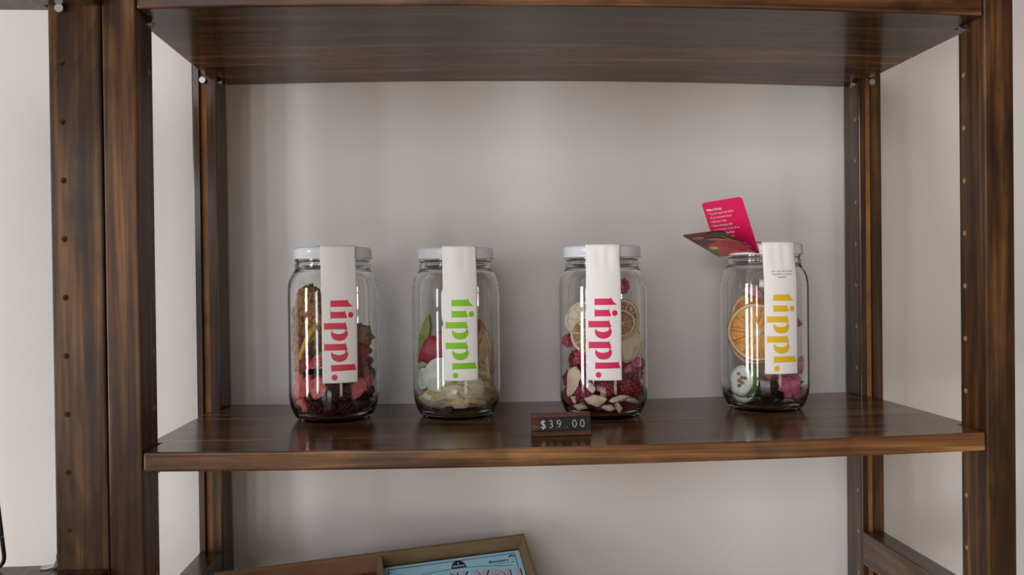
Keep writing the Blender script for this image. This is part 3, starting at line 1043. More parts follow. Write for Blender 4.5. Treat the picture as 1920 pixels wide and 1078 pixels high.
# ---- jar 1: dark cherries, strawberries, brown peel, orange slices
J = 0
SB = [M['strawb_in'], M['strawb']]
fx = []
def straw(x, z, d, w, h, rot, label, mats=SB, th=5.5, seed=1):
    fx.append((x, d, z, min(w, h) * .45))
    return single('strawberry_slice', plate_bm(heart_outline(w * .001, h * .001, seed), th * .001, seed, .0011), mats, J, (x, z, d), rot, label, 'strawberry')
straw(-32, 36, 15, 12, 30, (0, 4, -40), 'tall strawberry slice standing at the left side of the leftmost jar', [M['strawb'], M['strawb']], 8, 2)
straw(-25, 36, 24, 11, 25, (0, 18, -30), 'narrow strawberry slice second from the left side of the leftmost jar', [M['strawb'], M['strawb']], 6, 3)
straw(-16, 35, 33, 18, 24, (0, 8, -10), 'rounded pink strawberry slice left of the paper strip in the leftmost jar', SB, 6, 4)
straw(-31, 16, 18, 9, 17, (10, -30, -40), 'small strawberry slice lowest at the left of the leftmost jar', SB, 5, 5)
straw(-15, 60, 32, 12, 22, (0, 55, -10), 'coral strawberry slice below the orange slices in the leftmost jar', [M['strawb'], M['strawb']], 6, 6)
straw(-27, 57, 22, 13, 19, (0, 30, -25), 'dark pink strawberry slice under the brown peel in the leftmost jar', [M['strawb_dk'], M['strawb']], 7, 16)
straw(24, 33, 30, 15, 25, (0, 26, 22), 'strawberry slice leaning right of the paper strip in the leftmost jar', SB, 6, 7)
straw(31, 41, 19, 14, 22, (0, -15, 40), 'strawberry slice against the right side of the leftmost jar', [M['strawb'], M['strawb']], 6, 8)
straw(28, 69, 24, 24, 13, (20, 10, 25), 'deep red strawberry slice topmost at the right of the leftmost jar', [M['strawb_dk'], M['strawb_dk']], 7, 9)
straw(31, 57, 20, 22, 13, (25, -10, 30), 'deep red strawberry slice second from the top at the right of the leftmost jar', [M['strawb_dk'], M['strawb_dk']], 7, 10)
straw(27, 47, 25, 20, 12, (15, 5, 30), 'deep red strawberry slice behind the leaning one at the right of the leftmost jar', [M['strawb_dk'], M['strawb_dk']], 7, 11)
straw(3, 62, 33, 20, 18, (10, 15, 0), 'red strawberry slice behind the lower half of the coral-red strip', [M['strawb_dk'], M['strawb']], 7, 12)
for k, (x, z, d, r, sq, ry) in enumerate([(-23, 121, 6, 11, (.9, .7, 1.0), 10), (-31, 108, 4, 9, (.8, .7, 1.2), 25), (-18, 104, 12, 10.5, (.9, .7, 1.2), -10), (-33, 92, 6, 8.5, (.7, .8, 1.3), 10),
                                          (-21, 90, 8, 10, (1, .7, 1.1), 0), (-34, 74, 8, 8, (.6, .8, 1.4), 0), (-31, 61, 14, 8, (.8, .8, 1.0), 0)]):
    fx.append((x, d, z, r * .8))
    single('fruit_peel_chunk', lumpy(r * .00122, .28, 4.2, 20 + k, 4, sq), M['ginger'], J, (x, z, d), (0, ry, 0),
           'crumbly brown peel chunk in the leaning column at the left of the leftmost jar', 'fruit', 'brown peel chunks in the leftmost jar')
fx.append((30, 10, 80, 9))
single('fruit_chunk', lumpy(.0135, .26, 2.2, 41, 4, (1.0, .7, .95)), M['tan'], J, (29, 82, 14), (0, 30, 0), 'tan sugary chunk on top at the right of the leftmost jar', 'fruit')
c = citrus('orange_slice', 'dried orange slice with yellow rind, on edge beside the coral-red strip', 'orange slice', .0215, .0050, (M['ye_rind'], M['pith'], M['or_flesh']), 3)
put(c, J, -18, 80, 17, 0, 34, 0); c.matrix_basis = c.matrix_basis @ Matrix.Rotation(math.radians(62), 4, 'Z')
c = citrus('orange_slice', 'yellow-rimmed orange slice, lower and further left of the two in the leftmost jar', 'orange slice', .018, .0040, (M['ye_rind'], M['pith'], M['ye_rind']), 5)
put(c, J, -25, 73, 19, 0, 32, 0); c.matrix_basis = c.matrix_basis @ Matrix.Rotation(math.radians(66), 4, 'Z')
fx += [(-19, 14, 80, 10), (-22, 17, 72, 9)]
ch = [mesh_of(lumpy(.0092, .16, 1.7, s, 3, (1, .92, .95)), M['cherry'], 'cherry') for s in (1, 2, 3)]
P_ = pack(56, 8.6, 12, 70, 5, fx)
db = [mesh_of(rasp_bm(.0088, s), M['dkberry'], 'dark_berry') for s in (31, 32)]
Q_ = [p for p in P_ if p[2] < 60]
copies(db, J, Q_[::3], 'small-beaded purple-black berry in the heap at the bottom of the leftmost jar', 'berry', 'dark_berry', 'purple-black berries in the leftmost jar', 7, (.8, 1))
copies(ch, J, [p for k, p in enumerate(Q_) if k % 3], 'dark wrinkled cherry in the heap at the bottom of the leftmost jar', 'cherry', 'cherry', 'dark cherries in the leftmost jar', 6)

# ---- jar 2: banana and apple slices
J = 1
fx = []
BN = [M['banana'], M['banana_rim']]
bn = [mesh_of(plate_bm(round_outline(rx * .001, rz * .001, s, .10), .0056, s, .00045, .9, .1), BN, 'banana_slice') for s, rx, rz in ((1, 19, 15), (2, 17, 13), (3, 20, 14))]
def ban(x, z, d, rx, ry, rz, k, label):
    o = bpy.data.objects.new('banana_slice', bn[k]); COL.objects.link(o)
    put(o, J, x, z, d, rx, ry, rz); tag(o, label, 'banana slice')
    fx.append((x, d, z, 8))
ban(-8, 17, 22, 52, 12, 0, 0, 'long cream banana slice below the lower end of the lime-green strip')
ban(11, 9.5, 18, 66, 3, 0, 2, 'cream banana slice flat on the bottom of the lime-green strip jar')
ban(15, 19, 19, 60, 9, 4, 1, 'cream banana slice second from the bottom, right of the lime-green strip')
ban(23, 28, 17, 54, 26, 16, 1, 'cream banana slice tilted up steeply, right of the lime-green strip')
ban(22, 39, 15, 50, 36, 16, 1, 'cream banana slice topmost of the tilted ones, right of the lime-green strip')
ban(1, 28, 27, 46, 24, 0, 1, 'cream banana slice behind the bottom edge of the lime-green strip')
ban(13, 33, 31, 20, 50, 12, 1, 'thin cream slice on edge just right of the lime-green strip')
ban(-25, 15, 18, 42, 26, -30, 1, 'cream banana slice at the lower left of the lime-green strip jar')
ban(30, 15, 6, 60, -15, 40, 1, 'cream banana slice at the lower right of the lime-green strip jar')
ban(34, 42, 0, 15, -14, 62, 1, 'cream banana slice standing against the right side of the lime-green strip jar')
ban(-6, 12, -16, 70, -12, 0, 0, 'cream banana slice at the back of the lime-green strip jar')
ban(-2, 40, 6, 58, -20, 0, 0, 'cream banana slice in the middle of the heap of the lime-green strip jar')
PL = [M['pale'], M['pale']]
single('pear_slice', plate_bm(round_outline(.0195, .0150, 4, .05), .0022, 4, .0009), PL, J, (-18, 45, 31), (12, -52, -22), 'pale green-white pear slice, upper of the two left of the lime-green strip', 'pear slice')
single('pear_slice', plate_bm(round_outline(.0200, .0085, 6, .06), .0022, 6, .0009), PL, J, (-20, 28, 31), (-25, -18, -22), 'pale green-white pear slice, lower of the two left of the lime-green strip', 'pear slice')
single('pear_slice', plate_bm(round_outline(.0090, .0130, 7, .06), .0022, 7, .0009), [M['pale'], M['green']], J, (-33, 40, 16), (0, 10, -50), 'small grey-green pear slice against the left side of the lime-green strip jar', 'pear slice')
single('apple_piece', lumpy(.0145, .22, 1.4, 8, 3, (.95, .6, 1.12)), M['redskin'], J, (-23, 68, 20), (0, 48, -15), 'dark red apple piece left of the lime-green strip', 'apple piece')
single('apple_piece', lumpy(.0105, .2, 1.6, 12, 3, (1.0, .6, .9)), M['redskin'], J, (-11, 80, 22), (0, 30, -15), 'small dark red apple piece above the larger one left of the lime-green strip', 'apple piece')
single('pear_wedge', plate_bm(heart_outline(.011, .050, 3), .0055, 3, .001), [M['green'], M['green']], J, (-32, 80, 8), (0, 16, -30), 'green pear wedge standing at the left of the lime-green strip jar', 'pear wedge')
AP = [M['apple'], M['apple']]
AR = [M['apple'], M['redskin']]
single('apple_slice', plate_bm(heart_outline(.030, .050, 5), .0036, 5, .0015), AR, J, (25, 74, 15), (0, -12, 62), 'tan apple slice with red skin, standing against the right side of the lime-green strip jar', 'apple slice')
single('apple_slice', plate_bm(heart_outline(.028, .046, 6), .0036, 6, .0015), AP, J, (18, 70, 22), (0, -4, 46), 'tan apple slice standing nearest the lime-green strip on its right', 'apple slice')
single('apple_slice', plate_bm(heart_outline(.024, .046, 7), .0036, 7, .0015), AP, J, (29, 62, 14), (0, -2, 54), 'tan apple slice behind the red-skinned one in the lime-green strip jar', 'apple slice')
single('apple_slice', plate_bm(heart_outline(.024, .044, 9), .0036, 9, .0015), AR, J, (12, 88, -4), (0, -6, 20), 'apple slice rising highest behind the lime-green strip', 'apple slice')
single('apple_slice', plate_bm(heart_outline(.032, .046, 11), .0036, 11, .0015), AP, J, (-6, 66, 4), (0, 12, -10), 'apple slice behind the printed word of the lime-green strip', 'apple slice')
single('herb_sprig', chunk_bm(.0085, 63, (1.3, .6, .42)), M['herb'], J, (-12, 8.3, 30), (0, -5, 0), 'dark speckled herb bit at the bottom of the lime-green strip jar', 'herb')
P_ = pack(6, 9.5, 12, 40, 8, fx)
copies(bn[1:2], J, [p for p in P_ if p[2] < 50], 'cream banana slice deep in the heap of the lime-green strip jar', 'banana slice', 'banana_slice', 'banana slices in the lime-green strip jar', 9, (.6, .75))

# ---- jar 3: raspberries, lemon wheels, cream chunks
J = 2
fx = []
LM = (M['le_rind'], M['pith'], M['le_flesh'], M['le_memb'])
c = citrus('lemon_slice', 'dried lemon wheel with brown flesh, front left of the crimson strip', 'lemon slice', .0190, .0045, LM, 4, nseg=9)
put(c, J, -16, 83, 32, -4, 0, -12)
c = citrus('lemon_slice', 'pale lemon wheel behind the front one, upper left in the crimson strip jar', 'lemon slice', .0200, .0050, (M['le_rind'], M['pith'], M['pith']), 8, nseg=9)
put(c, J, -16, 97, 22, -8, 0, -14)
c = citrus('lemon_slice', 'large orange-rimmed lemon wheel, upper right in the crimson strip jar', 'lemon slice', .0195, .0045, (M['ye_rind'], M['pith'], M['le_flesh']), 11, nseg=9)
put(c, J, 18, 98, 24, 0, 0, 24)
c = citrus('lemon_slice', 'small brown lemon wheel right of the crimson strip, in front of the larger wheel', 'lemon slice', .0135, .0040, LM, 13, nseg=9)
put(c, J, 19, 94, 31.5, 0, 0, 22)
fx += [(-16, 30, 83, 12), (-16, 20, 97, 12), (18, 24, 98, 14)]
single('pear_slice', plate_bm(round_outline(.0115, .0235, 4, .20), .0040, 4, .0016), [M['cream'], M['banana_rim']], J, (30, 76, 22), (0, 8, 32), 'long pale pear slice standing at the right of the crimson strip jar', 'pear slice')
fx.append((30, 20, 76, 9))
CR = M['cream']
def cr(x, z, d, r, sq, rot, s, label):
    fx.append((x, d, z, r * .8))
    single('fruit_chunk', chunk_bm(r * .001, s, sq), CR, J, (x, z, d), rot, label, 'fruit')
cr(-31, 34, 19, 16, (.72, .42, 1.25), (0, 24, -30), 71, 'tall cream wedge against the left side of the crimson strip jar')
cr(-8, 19.5, 32, 12.5, (1.0, .5, .62), (0, 8, 0), 72, 'large cream chunk below the lower left corner of the crimson strip')
cr(1, 12.5, 30, 9.5, (1.15, .6, .50), (0, 6, 0), 73, 'cream chunk lowest at the middle of the crimson strip jar')
cr(15, 20.5, 32, 10, (1.1, .5, .42), (0, -8, 10), 74, 'flat cream chunk below the lower right corner of the crimson strip')
cr(14, 12.0, 30, 8.5, (.9, .6, .62), (0, 30, 12), 75, 'cream chunk low right of the middle in the crimson strip jar')
cr(27, 17, 22, 10, (1.1, .5, .42), (0, 28, 30), 76, 'narrow cream chunk low at the right of the crimson strip jar')
cr(-23, 12.0, 24, 8, (1, .7, .7), (0, 0, -20), 77, 'small cream chunk low at the left of the crimson strip jar')
cr(-28, 18.0, 20, 7, (1, .7, .6), (0, 30, -20), 78, 'smallest cream chunk under the tall cream wedge')
cr(-12, 32, 36, 6.5, (.7, .4, 1.0), (0, -20, 0), 79, 'thin cream sliver at the lower left corner of the crimson strip')
rp = [mesh_of(rasp_bm(.0088, s), M['rasp'], 'raspberry') for s in (1, 2)]
rl = mesh_of(rasp_bm(.0088, 5), M['rasp_lt'], 'raspberry')
for x, z, d, r, lab in ((-22, 61, 30, 8.5, 'bright red raspberry below the front lemon wheel'), (-35, 76, 10, 7, 'pale pink raspberry against the left side, beside the lemon wheels'), (21, 129, 2, 7, 'pink raspberry highest of all in the crimson strip jar')):
    o = bpy.data.objects.new('raspberry', rl); COL.objects.link(o)
    put(o, J, x, z, d, 20, 30, 0); o.matrix_basis = o.matrix_basis @ Matrix.Scale(r / 8.8, 4)
    tag(o, lab, 'raspberry'); fx.append((x, d, z, r))
P_ = pack(78, 7.9, 12, 110, 11, fx)
copies(rp, J, [p for p in P_ if p[2] < 84], 'dark red raspberry in the heap of the crimson strip jar', 'raspberry', 'raspberry', 'raspberries in the crimson strip jar', 12, (.85, 1.1))
for x, z, d, s in ((26, 47, 25, 81), (33, 55, 14, 82), (22, 110, 6, 83)):
    single('fruit_chunk', chunk_bm(.008, s, (1, .7, 1)), M['pink'], J, (x, z, d), (0, 20, 20), {81: 'pink fruit chunk right of the crimson strip, among the raspberries', 82: 'pink fruit chunk against the right side of the crimson strip jar', 83: 'pink fruit chunk above the lemon wheels of the crimson strip jar'}[s], 'fruit')

# ---- jar 4: orange wheel, lime, hibiscus, dragonfruit
J = 3
fx = []
OR = (M['or_rind'], M['pith'], M['or_flesh'], M['or_memb'])
c = citrus('orange_slice', 'big bright orange wheel with white pith facing out of the rightmost jar', 'orange slice', .0310, .0055, OR, 21, nseg=11, core=.16, rim=.105)
put(c, J, -6, 80, 15, 4, 0, -10)
c = citrus('orange_slice', 'orange wheel half hidden right behind the big one in the rightmost jar', 'orange slice', .0300, .0055, (M['or_rind'], M['pith'], M['or_flesh'], M['or_memb']), 25, nseg=11, rim=.105)
put(c, J, -8, 75, 5, 4, 0, -10)
c = citrus('orange_slice', 'orange slice highest behind the big wheel in the rightmost jar', 'orange slice', .0250, .0055, (M['ye_rind'], M['pith'], M['or_flesh'], M['or_memb']), 27, nseg=11)
put(c, J, -9, 96, -5, 2, 0, -6)
fx += [(-6, 12, 80, 18), (-20, 10, 70, 12), (10, 8, 90, 14)]
# lime slice: thick, green peel, white face with seeds
def lime(label, R_, th, pos, rot, seed, seeds=True):
    t = thing('lime_slice', label, 'lime slice')
    bm = plate_bm(round_outline(R_, R_ * 1.12, seed, .05, 40), th, seed, .0006, .94, .1)
    link('peel', bm, [M['lime_rind'], M['lime_rind']], t, True)
    bm = plate_bm(round_outline(R_ * .95, R_ * 1.06, seed, .05, 40), th * .3, seed, .0005, .95, .1)
    f = link('flesh', bm, [M['lime_flesh'], M['lime_flesh']], t, True)
    f.location = (0, -th * .40, 0)
    if seeds:
        for k, (sx, sz) in enumerate(((-.28, .42), (.05, .22), (.30, .25), (-.12, -.02), (.16, -.12), (-.05, -.38))):
            bm = lumpy(R_ * .17, .1, 1.5, k, 2, (1, .5, .8))
            s = link('seed', bm, M['seed'], t, True)
            s.location = (sx * R_, -th * .545, sz * R_)
    put(t, J, *pos, *rot)
    return t
lime('thick lime slice with green peel and seeds, lower left in the rightmost jar', .0145, .012, (-20, 31, 25), (-4, 10, -36), 3)
lime('white-rimmed lime slice under the thick one in the rightmost jar', .0135, .007, (-21, 20.5, 20), (-8, 24, -30), 5, False)
fx += [(-18, 22, 32, 12), (-20, 16, 18, 12)]
tag(link('clove', lumpy(.0026, .3, 2, 4, 2, (1, 1, 1.3)), M['clove'], None, True), 'black clove stuck to the lower lime slice', 'clove')
put(bpy.data.objects['clove'], J, -32, 19.5, 23)
single('fruit_chunk', chunk_bm(.015, 91, (1.1, .6, .55)), M['pale_pink'], J, (-9, 120, 8), (0, 5, 0), 'red and white fruit piece on top of the orange slices in the rightmost jar', 'fruit')
single('fruit_chunk', chunk_bm(.0175, 92, (1.05, .8, .85)), M['pink'], J, (24, 27, 19), (0, -30, 20), 'large pink dragonfruit chunk at the lower right of the rightmost jar', 'fruit')
single('fruit_chunk', chunk_bm(.0095, 93, (.7, .8, 1.3)), M['pale_pink'], J, (33, 46, 8), (0, 10, 30), 'pale pink chunk against the right side of the rightmost jar', 'fruit')
single('fruit_chunk', chunk_bm(.012, 94, (1, .8, .9)), M['pink'], J, (6, 42, 26), (0, 0, 0), 'pink chunk behind the bottom of the yellow-printed strip', 'fruit')
single('fruit_chunk', chunk_bm(.007, 95, (.8, .8, 1)), M['pink'], J, (33, 89, 4), (0, 0, 0), 'small pink chunk high at the right side of the rightmost jar', 'fruit')
fx += [(24, 19, 27, 14), (33, 8, 46, 8), (6, 26, 42, 10)]
def petal(seed, r):
    bm = bmesh.new()
    n, mring = 26, 7
    rings = [[bm.verts.new((0, 0, 0))]]
    for j in range(1, mring + 1):
        rings.append([])
        for i in range(n):
            a = 2 * PI * i / n
            q = r * j / mring * (1 + .28 * math.sin(5 * a + seed) * (j / mring))
            h = r * .45 * noise.noise(Vector((math.cos(a) * 1.4 * j / mring, math.sin(a) * 1.4 * j / mring, seed)) * 2.2) + r * .16 * math.sin(5 * a + j * .6 + seed) * (j / mring)
            rings[-1].append(bm.verts.new((q * math.cos(a), h, q * math.sin(a))))
    for i in range(n): bm.faces.new((rings[0][0], rings[1][i], rings[1][(i + 1) % n]))
    for a_, b_ in zip(rings[1:], rings[2:]):
        for i in range(n): bm.faces.new((a_[i], b_[i], b_[(i + 1) % n], a_[(i + 1) % n]))
    bmesh.ops.solidify(bm, geom=bm.faces[:], thickness=r * .07)
    bmesh.ops.recalc_face_normals(bm, faces=bm.faces)
    return bm
single('hibiscus_petal', petal(2, .0135), M['hibiscus'], J, (3, 17, 27), (25, 10, 0), 'crumpled near-black hibiscus petal, low in the middle of the rightmost jar', 'flower')
single('hibiscus_petal', petal(5, .0120), M['hibiscus'], J, (12, 14, 22), (60, 0, 30), 'crumpled near-black hibiscus petal beneath the pink dragonfruit chunk', 'flower')
single('hibiscus_petal', petal(7, .0120), M['hibiscus'], J, (-6, 12, 20), (70, 0, -10), 'crumpled near-black hibiscus petal beneath the lime slices', 'flower')
fx += [(3, 27, 17, 7), (12, 22, 14, 7)]
mp_ = [mesh_of(chunk_bm(.0095, s, (1, .8, .9)), M['pink'], 'fruit_chunk') for s in (101, 102)]
mh_ = [mesh_of(petal(s, .010), M['hibiscus'], 'hibiscus_petal') for s in (11, 12)]
P_ = pack(20, 8.5, 12, 60, 17, fx)
P_ = [p for p in P_ if p[1] < 14 and p[2] < 66]
copies(mp_, J, P_[::2], 'pink fruit chunk at the back of the heap in the rightmost jar', 'fruit', 'fruit_chunk', 'pink chunks at the back of the rightmost jar', 18, (.8, 1))
copies(mh_, J, P_[1::2], 'dark hibiscus petal at the back of the heap in the rightmost jar', 'flower', 'hibiscus_petal', 'hibiscus petals at the back of the rightmost jar', 19, (.8, 1))

contain()

# ------------------------------------------------------------------ price sign
SGX, SGY, SGW, SGH = 0.3170, 0.0455, 0.0523, 0.0190
zs = SAG * 4 * (.343 / W) * (1 - .343 / W) + .0001
sign = thing('price_sign', 'small walnut price sign with black number tiles, at the shelf front', 'sign', (SGX, SGY, zs), rot=(0, 0, math.radians(3.2)))
lean = math.radians(14)
def wedge(x0, x1, z0, z1, y0, y1, bw=.0006):
    """block whose front face leans back"""
    bm = bmesh.new()
    add_box(bm, (x0, y0, z0), (x1, y1, z1))
    for v in bm.verts:
        v.co.y += v.co.z * math.tan(lean)
    bmesh.ops.recalc_face_normals(bm, faces=bm.faces)
    bevel(bm, bw, 2)
    return bm
bm = bmesh.new()
add_box(bm, (0, .0028, 0), (SGW, .0125, SGH))
for v in bm.verts:
    if v.co.y < .01: v.co.y += v.co.z * math.tan(lean)
bmesh.ops.recalc_face_normals(bm, faces=bm.faces)
bevel(bm, .0007, 2)
link('wood_block', bm, M['sign'], sign)
link('bottom_ledge', wedge(0, SGW, 0, .0046, 0, .0030), M['sign'], sign)
link('top_ledge', wedge(0, SGW, .0158, SGH, 0, .0030), M['sign'], sign)
M['tile'] = plain('black_tile', (0.012, 0.014, 0.020), 0.35)
M['gold'] = plain('pale_printed_digits', (0.78, 0.70, 0.60), 0.4)
tw = .0070
xs0 = .0062
for k, chh in enumerate(' $39.00 '.strip() + ' '):
    x0 = xs0 + k * tw
    if k == 6:
        tl = link('number_tile', wedge(x0 + .0001, x0 + .0040, .0047, .0157, .0008, .0027, .0002), M['tile'], sign)
        continue
    tl = link('number_tile', wedge(x0 + .0001, x0 + tw - .0001, .0047, .0157, .0008, .0027, .0002), M['tile'], sign)
    tb = text_bm(chh, .0098, 'CENTER', bold=(-.00018 if chh != '$' else .0), extr=.00006)
    for v in tb.verts:
        x, y, z = v.co
        zz = .0068 + y
        v.co = Vector((x0 + tw / 2 + x * .98, .0008 - z - .0001 + zz * math.tan(lean), zz))
    link('printed_digit', tb, M['gold'], tl)

# ------------------------------------------------------------------ folded recipe card stuck to the rightmost jar's lid
hr, hl = Vector((.5528, .1334, .1583)), Vector((.5265, .1803, .1562))
hr_, hl_ = hr, hl
ex_ = (hr - hl).normalized()
def onb(far_r, far_l):
    v = ((far_r - hr) + (far_l - hl)) / 2
    v = v - ex_ * v.dot(ex_) * .35
    return v
pv = onb(Vector((.5318, .1241, .2131)), Vector((.506, .1708, .2119)))
fv = onb(Vector((.5057, .1049, .1823)), Vector((.4803, .1514, .1752)))
CW, CL = (hr - hl).length, .0600
card = thing('recipe_card', 'folded pink recipe card standing open against the lid of the rightmost jar', 'card', hl)
def panel(v, outn_sign, corner=.004):
    """frame of a panel: origin at the hinge's left end, x along the hinge, y up the panel"""
    X = ex_
    Y = v / v.length
    N = X.cross(Y).normalized()
    return X, Y * (v.length / CL), N
def rounded(w, h, r, n=6):
    P = [(0, 0), (w, 0)]
    P += [(w - r + r * math.cos(a), h - r + r * math.sin(a)) for a in [PI / 2 * i / n for i in range(n + 1)]]
    P += [(r - r * math.sin(a), h - r + r * math.cos(a)) for a in [PI / 2 * i / n for i in range(n + 1)]]
    return P
M['card_pink'] = plain('pink_card', srgb(228, 26, 92), 0.4, coat=.1)
M['card_white'] = plain('white_ink_on_card', (0.85, 0.75, 0.78), 0.5)
def card_panel(name, frm, mat):
    X, Y, N = frm
    bm = bmesh.new()
    P = rounded(CW, CL, .004)
    a = [bm.verts.new(X * x + Y * y) for x, y in P]
    b_ = [bm.verts.new(X * x + Y * y + N * .0004) for x, y in P]
    bm.faces.new(a[::-1]); bm.faces.new(b_)
    for i in range(len(P)):
        j = (i + 1) % len(P)
        bm.faces.new((a[i], a[j], b_[j], b_[i]))
    bmesh.ops.recalc_face_normals(bm, faces=bm.faces)
    return link(name, bm, mat, card)
fp, ff = panel(pv, 1), panel(fv, 1)
pk = card_panel('back_panel', fp, M['card_pink'])
fl = card_panel('front_flap', ff, plain('dark_printed_card', srgb(120, 30, 30), .35, coat=.3))
def onpanel(frm, side_, lift=.0005):
    X, Y, N = frm
    sgn = side_
    return lambda c: X * c.x + Y * c.y + N * (sgn * lift + (0.0004 if sgn > 0 else 0))
# which side of each panel faces the shop
def facing(frm):
    return 1 if frm[2].dot(CAM - (hl + frm[0] * CW / 2 + frm[1] * CL / 2)) > 0 else -1
sp = facing(fp)
mirror = False
bm = bmesh.new()
lines = [('Make it boozy', 1), ('\u2022 Top your tippl with 500ml', 0), ('  of your favourite liquor', 0), ('\u2022 Infuse for 3 days', 0), ('\u2022 Strain and enjoy with', 0), ('  your favourite mixers & ice', 0), ('Make it booze-free', 1),
         ('\u2022 Top your tippl with', 0), ('  500ml of hot water', 0), ('\u2022 Infuse for 3 hours, or reheat', 0), ('\u2022 Strain and enjoy with', 0), ('  your favourite mixers', 0)]
y = CL - .0095
for s_, bld in lines:
    merge(bm, text_bm(s_, .0036 if bld else .0031, bold=.00009 if bld else 0), lambda c, y=y: onpanel(fp, sp)(Vector((c.x + .0042, c.y + y, 0))))
    y -= .0044 if not bld else .0042
link('printed_text', bm, M['card_white'], pk)
sf = facing(ff)
def art(poly, col, lift, name='printed_shape'):
    bm = bmesh.new()
    flat_poly(bm, poly)
    f = onpanel(ff, sf, lift)
    for v in bm.verts: v.co = f(v.co)
    bmesh.ops.recalc_face_normals(bm, faces=bm.faces)
    link(name, bm, plain('print_colour', srgb(*col), .35, coat=.3), fl)
w_, h_ = CW, CL
def clip_rect(P, m_=.001):
    return [(min(w_ - m_, max(m_, x)), min(h_ - m_, max(m_, y))) for x, y in P]
art([(.001, .0006), (w_ - .001, .0006), (w_ - .001, h_ * .50), (w_ * .62, h_ * .66), (w_ * .30, h_ * .56), (.001, h_ * .36)], (205, 70, 30), .0003)
art([(w_ * .42, h_ * .42), (w_ - .001, h_ * .10), (w_ - .001, h_ * .62), (w_ * .72, h_ * .66)], (205, 40, 60), .0004)
art(ell(w_ * .78, h_ * .20, .0095, .0042, 20, rot=-.5), (222, 40, 112), .0005)
art(ell(w_ * .78, h_ * .20, .0058, .0020, 20, rot=-.5), (110, 20, 50), .0006)
art(ell(w_ * .66, h_ * .52, .0070, .0050, 20, rot=.4), (190, 24, 70), .00055)
art(ell(w_ * .26, h_ * .40, .0062, .0040, 24, rot=.3), (226, 196, 150), .0006)
art(ell(w_ * .10, h_ * .24, .0110, .0042, 20, rot=1.2), (84, 128, 52), .0005)
art(ell(w_ * .92, h_ * .66, .0016, .0120, 16, rot=.5), (120, 140, 60), .0006)
for q in range(3):
    art(ell(w_ * (.52 + .12 * q), h_ * (.72 - .01 * q), .0014, .0100, 14, rot=1.1), (170, 138, 84), .0006)
art(clip_rect(ell(w_ * .20, h_ * .70, .0110, .0060, 20, rot=.5)), (96, 34, 34), .0004)
art(ell(w_ * .28, h_ * .84, .0090, .0034, 20, rot=.1), (172, 112, 84), .0005)
art(clip_rect(ell(w_ * .75, h_ * .90, .0130, .0050, 20, rot=.1)), (54, 22, 28), .0005)
art([(w_ * .60, .0008), (w_ * .66, .0008), (w_ * .68, h_ * .10), (w_ * .64, h_ * .13), (w_ * .58, h_ * .09)], (236, 170, 110), .0006)

# ------------------------------------------------------------------ leaning cardboard tray with gift boxes
BT = Vector((.32165, .2100, -.14141))
RT = Matrix(((0.97014795, -0.19620789, 0.1425322), (0.24188505, 0.74057572, -0.6269284), (0.01745241, 0.64268971, 0.76592777)))
TM = RT.to_4x4(); TM.translation = BT
M['card'] = plain('brown_corrugated_card', (0.24, 0.155, 0.08), .8, var=(0.195, 0.12, 0.06), vscale=30, bmp=.1)
tray = bpy.data.objects.new('cardboard_tray', None)
COL.objects.link(tray)
tray.matrix_world = TM
tag(tray, 'brown corrugated display tray leaning on the wall below the jars', 'tray')
TW, TL, TD = .3145, .205, .088
def tb_(name, lo, hi, mat, parent=tray, bw=.0004):
    return link(name, box_bm(lo, hi, bw, 1), mat, parent)
t = .0032
tb_('back_wall', (-TW, 0.0015, -TD), (0, 0.0015 + t, 0), M['card'])
tb_('side_wall', (-t, -TL, -TD), (0, 0.0012, -.0003), M['card'])
tb_('side_wall', (-TW, -TL, -TD), (-TW + t, 0.0012, -.0003), M['card'])
tb_('base_panel', (-TW + t + .0002, -TL, -TD), (-t - .0002, 0.0012, -TD + t), M['card'])
tb_('front_wall', (-TW + t + .0002, -TL, -TD + t + .0002), (-t - .0002, -TL + t, 0), M['card'])
tb_('divider', (-.1572, -TL + t + .0002, -TD + t + .0002), (-.1572 + t, 0.0010, -.001), M['card'])
# corrugation showing along the rims
bm = bmesh.new()
x = -TW + .002
while x < -.003:
    add_cyl(bm, (x, .0015 + t / 2, .0002), (0, 1, 0), .0005, t * .8, 6)
    x += .0034
bmesh.ops.recalc_face_normals(bm, faces=bm.faces)
fl_ = link('rim_flutes', bm, M['card'], tray)
fl_['kind'] = 'stuff'

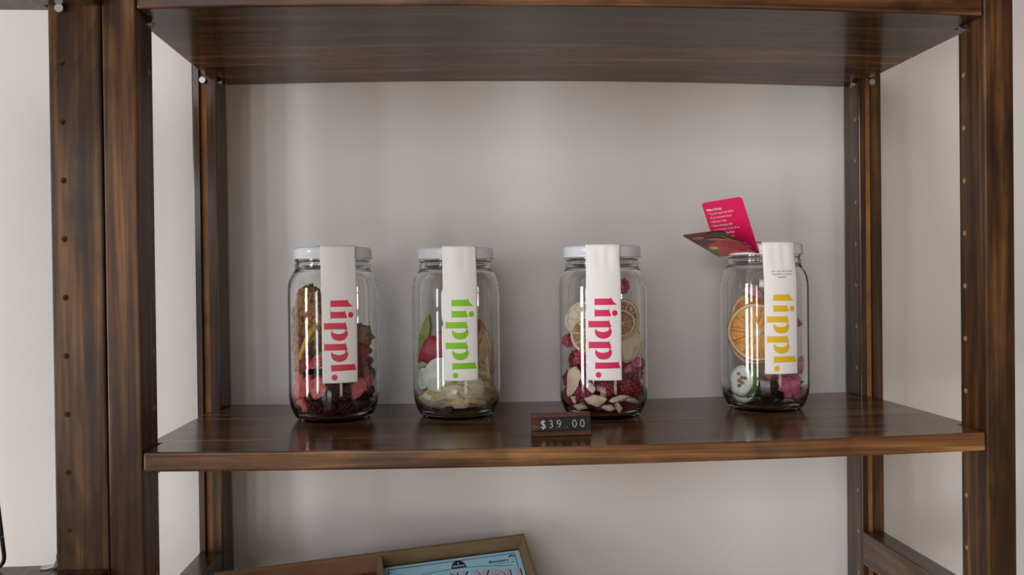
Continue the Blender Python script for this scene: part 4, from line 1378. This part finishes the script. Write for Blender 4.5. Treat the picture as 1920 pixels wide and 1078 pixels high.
def gift_box(x0, x1, top, bot, col, edge_col, label, dark, pink):
    """flat printed box; x0..x1 across, from 'bot' up to its face at height 'top' in the tray's frame"""
    w = x1 - x0
    root = bpy.data.objects.new('gift_box', None)
    COL.objects.link(root)
    root.matrix_world = TM @ Matrix.Translation((x0, -.0016, top))
    tag(root, label, 'box')
    H = .190
    body = link('box_body', box_bm((0, -H, bot - top), (w, 0, 0), .0012, 2), plain('box_card', col, .45, coat=.15), root)
    def pr(name, polys, c, lift):
        bm = bmesh.new()
        for p_, h in polys: flat_poly(bm, p_, h, lift)
        return link(name, bm, plain('box_ink', c, .5), body)
    b0 = .0062
    pr('printed_border', [([(b0, -b0 * .55), (w - b0, -b0 * .55), (w - b0, -H + b0), (b0, -H + b0)], [[(b0 + .0007, -b0 * .55 - .0007), (b0 + .0007, -H + b0 + .0007), (w - b0 - .0007, -H + b0 + .0007), (w - b0 - .0007, -b0 * .55 - .0007)]])], dark, .0001)
    tb = text_bm('Bloomsberry', .0042, 'RIGHT', bold=.00010, shear=.15)
    for v in tb.verts: v.co = Vector((v.co.x + w - .0150, v.co.y - .0118, .0001))
    link('printed_name', tb, plain('box_ink', dark, .5), body)
    tb = text_bm('the art of chocolate', .0016, 'RIGHT')
    for v in tb.verts: v.co = Vector((v.co.x + w - .0190, v.co.y - .0139, .0001))
    link('printed_name', tb, plain('box_ink', dark, .5), body)
    # small round portrait emblem: hair, face outline, eyes, mouth, bow
    cx, cy = w - .0108, -.0092
    pr('emblem', [(ell(cx, cy + .0012, .0033, .0028, 14, 0, PI), []), (ell(cx, cy - .0040, .0011, .0006, 8), [])], dark, .0001)
    pr('emblem', [(ell(cx, cy, .0025, .0030, 20), [])], (.80, .80, .80) if pink else srgb(190, 214, 222), .00018)
    pr('emblem', [(ell(cx - .0009, cy - .0001, .0003, .0003, 8), []), (ell(cx + .0009, cy - .0001, .0003, .0003, 8), []), (ell(cx, cy - .0014, .0009, .00025, 8), []), (ell(cx + .0001, cy + .0022, .0024, .0012, 10, 0, PI), [])], dark, .00026)
    return root, body, pr, w, H
blue, dk = srgb(165, 218, 242), srgb(24, 36, 48)
root, body, pr, w, H = gift_box(-.1532, -.0036, -.0200, -.0845, blue, blue, 'light blue gift box in the right half of the cardboard tray', dk, False)
# title arch, half badge and big lettering
def yarc(x): return -.0172 + .0050 * math.sin(PI * min(1, max(0, (x - .015) / (w - .03)))) 
aw = [(x, yarc(x)) for x in [.012 + (w - .024) * i / 24 for i in range(25)]]
pr('printed_arch', [(aw + [(x, y_ - .0005) for x, y_ in aw[::-1]], [])], dk, .0001)
bx = w * .535
pr('printed_badge', [(ell(bx, yarc(bx), .0080, .0085, 18, 0, PI), [])], dk, .00012)
tb = text_bm('DELICIOUS', .0026, 'CENTER', bold=.00008)
for v in tb.verts: v.co = Vector((v.co.x + bx, v.co.y + yarc(bx) + .0014, .0002))
link('badge_text', tb, plain('box_ink', (.8, .82, .84), .5), body)
pr('badge_mark', [([(bx - .0006, yarc(bx) + .0042), (bx + .0006, yarc(bx) + .0042), (bx + .0004, yarc(bx) + .0068), (bx - .0002, yarc(bx) + .0072)], [])], (.8, .82, .84), .0002)
for lift, dx, c_ in ((.00010, .0012, dk), (.00022, 0, srgb(196, 186, 202))):
    tb = text_bm('THANK YOU', .0330, 'CENTER', bold=.0017, space=1.04)
    for v in tb.verts:
        X_ = v.co.x * .70
        v.co = Vector((X_ + w * .50 + dx, v.co.y + yarc(X_ + w * .5) - .0285 - dx * .6, lift))
    link('printed_title', tb, plain('title_ink', c_, .5), body)
gift_box(-.3095, -.1580, -.0290, -.0845, srgb(206, 24, 74), 0, 'crimson pink gift box in the left half of the cardboard tray', srgb(240, 190, 200), True)
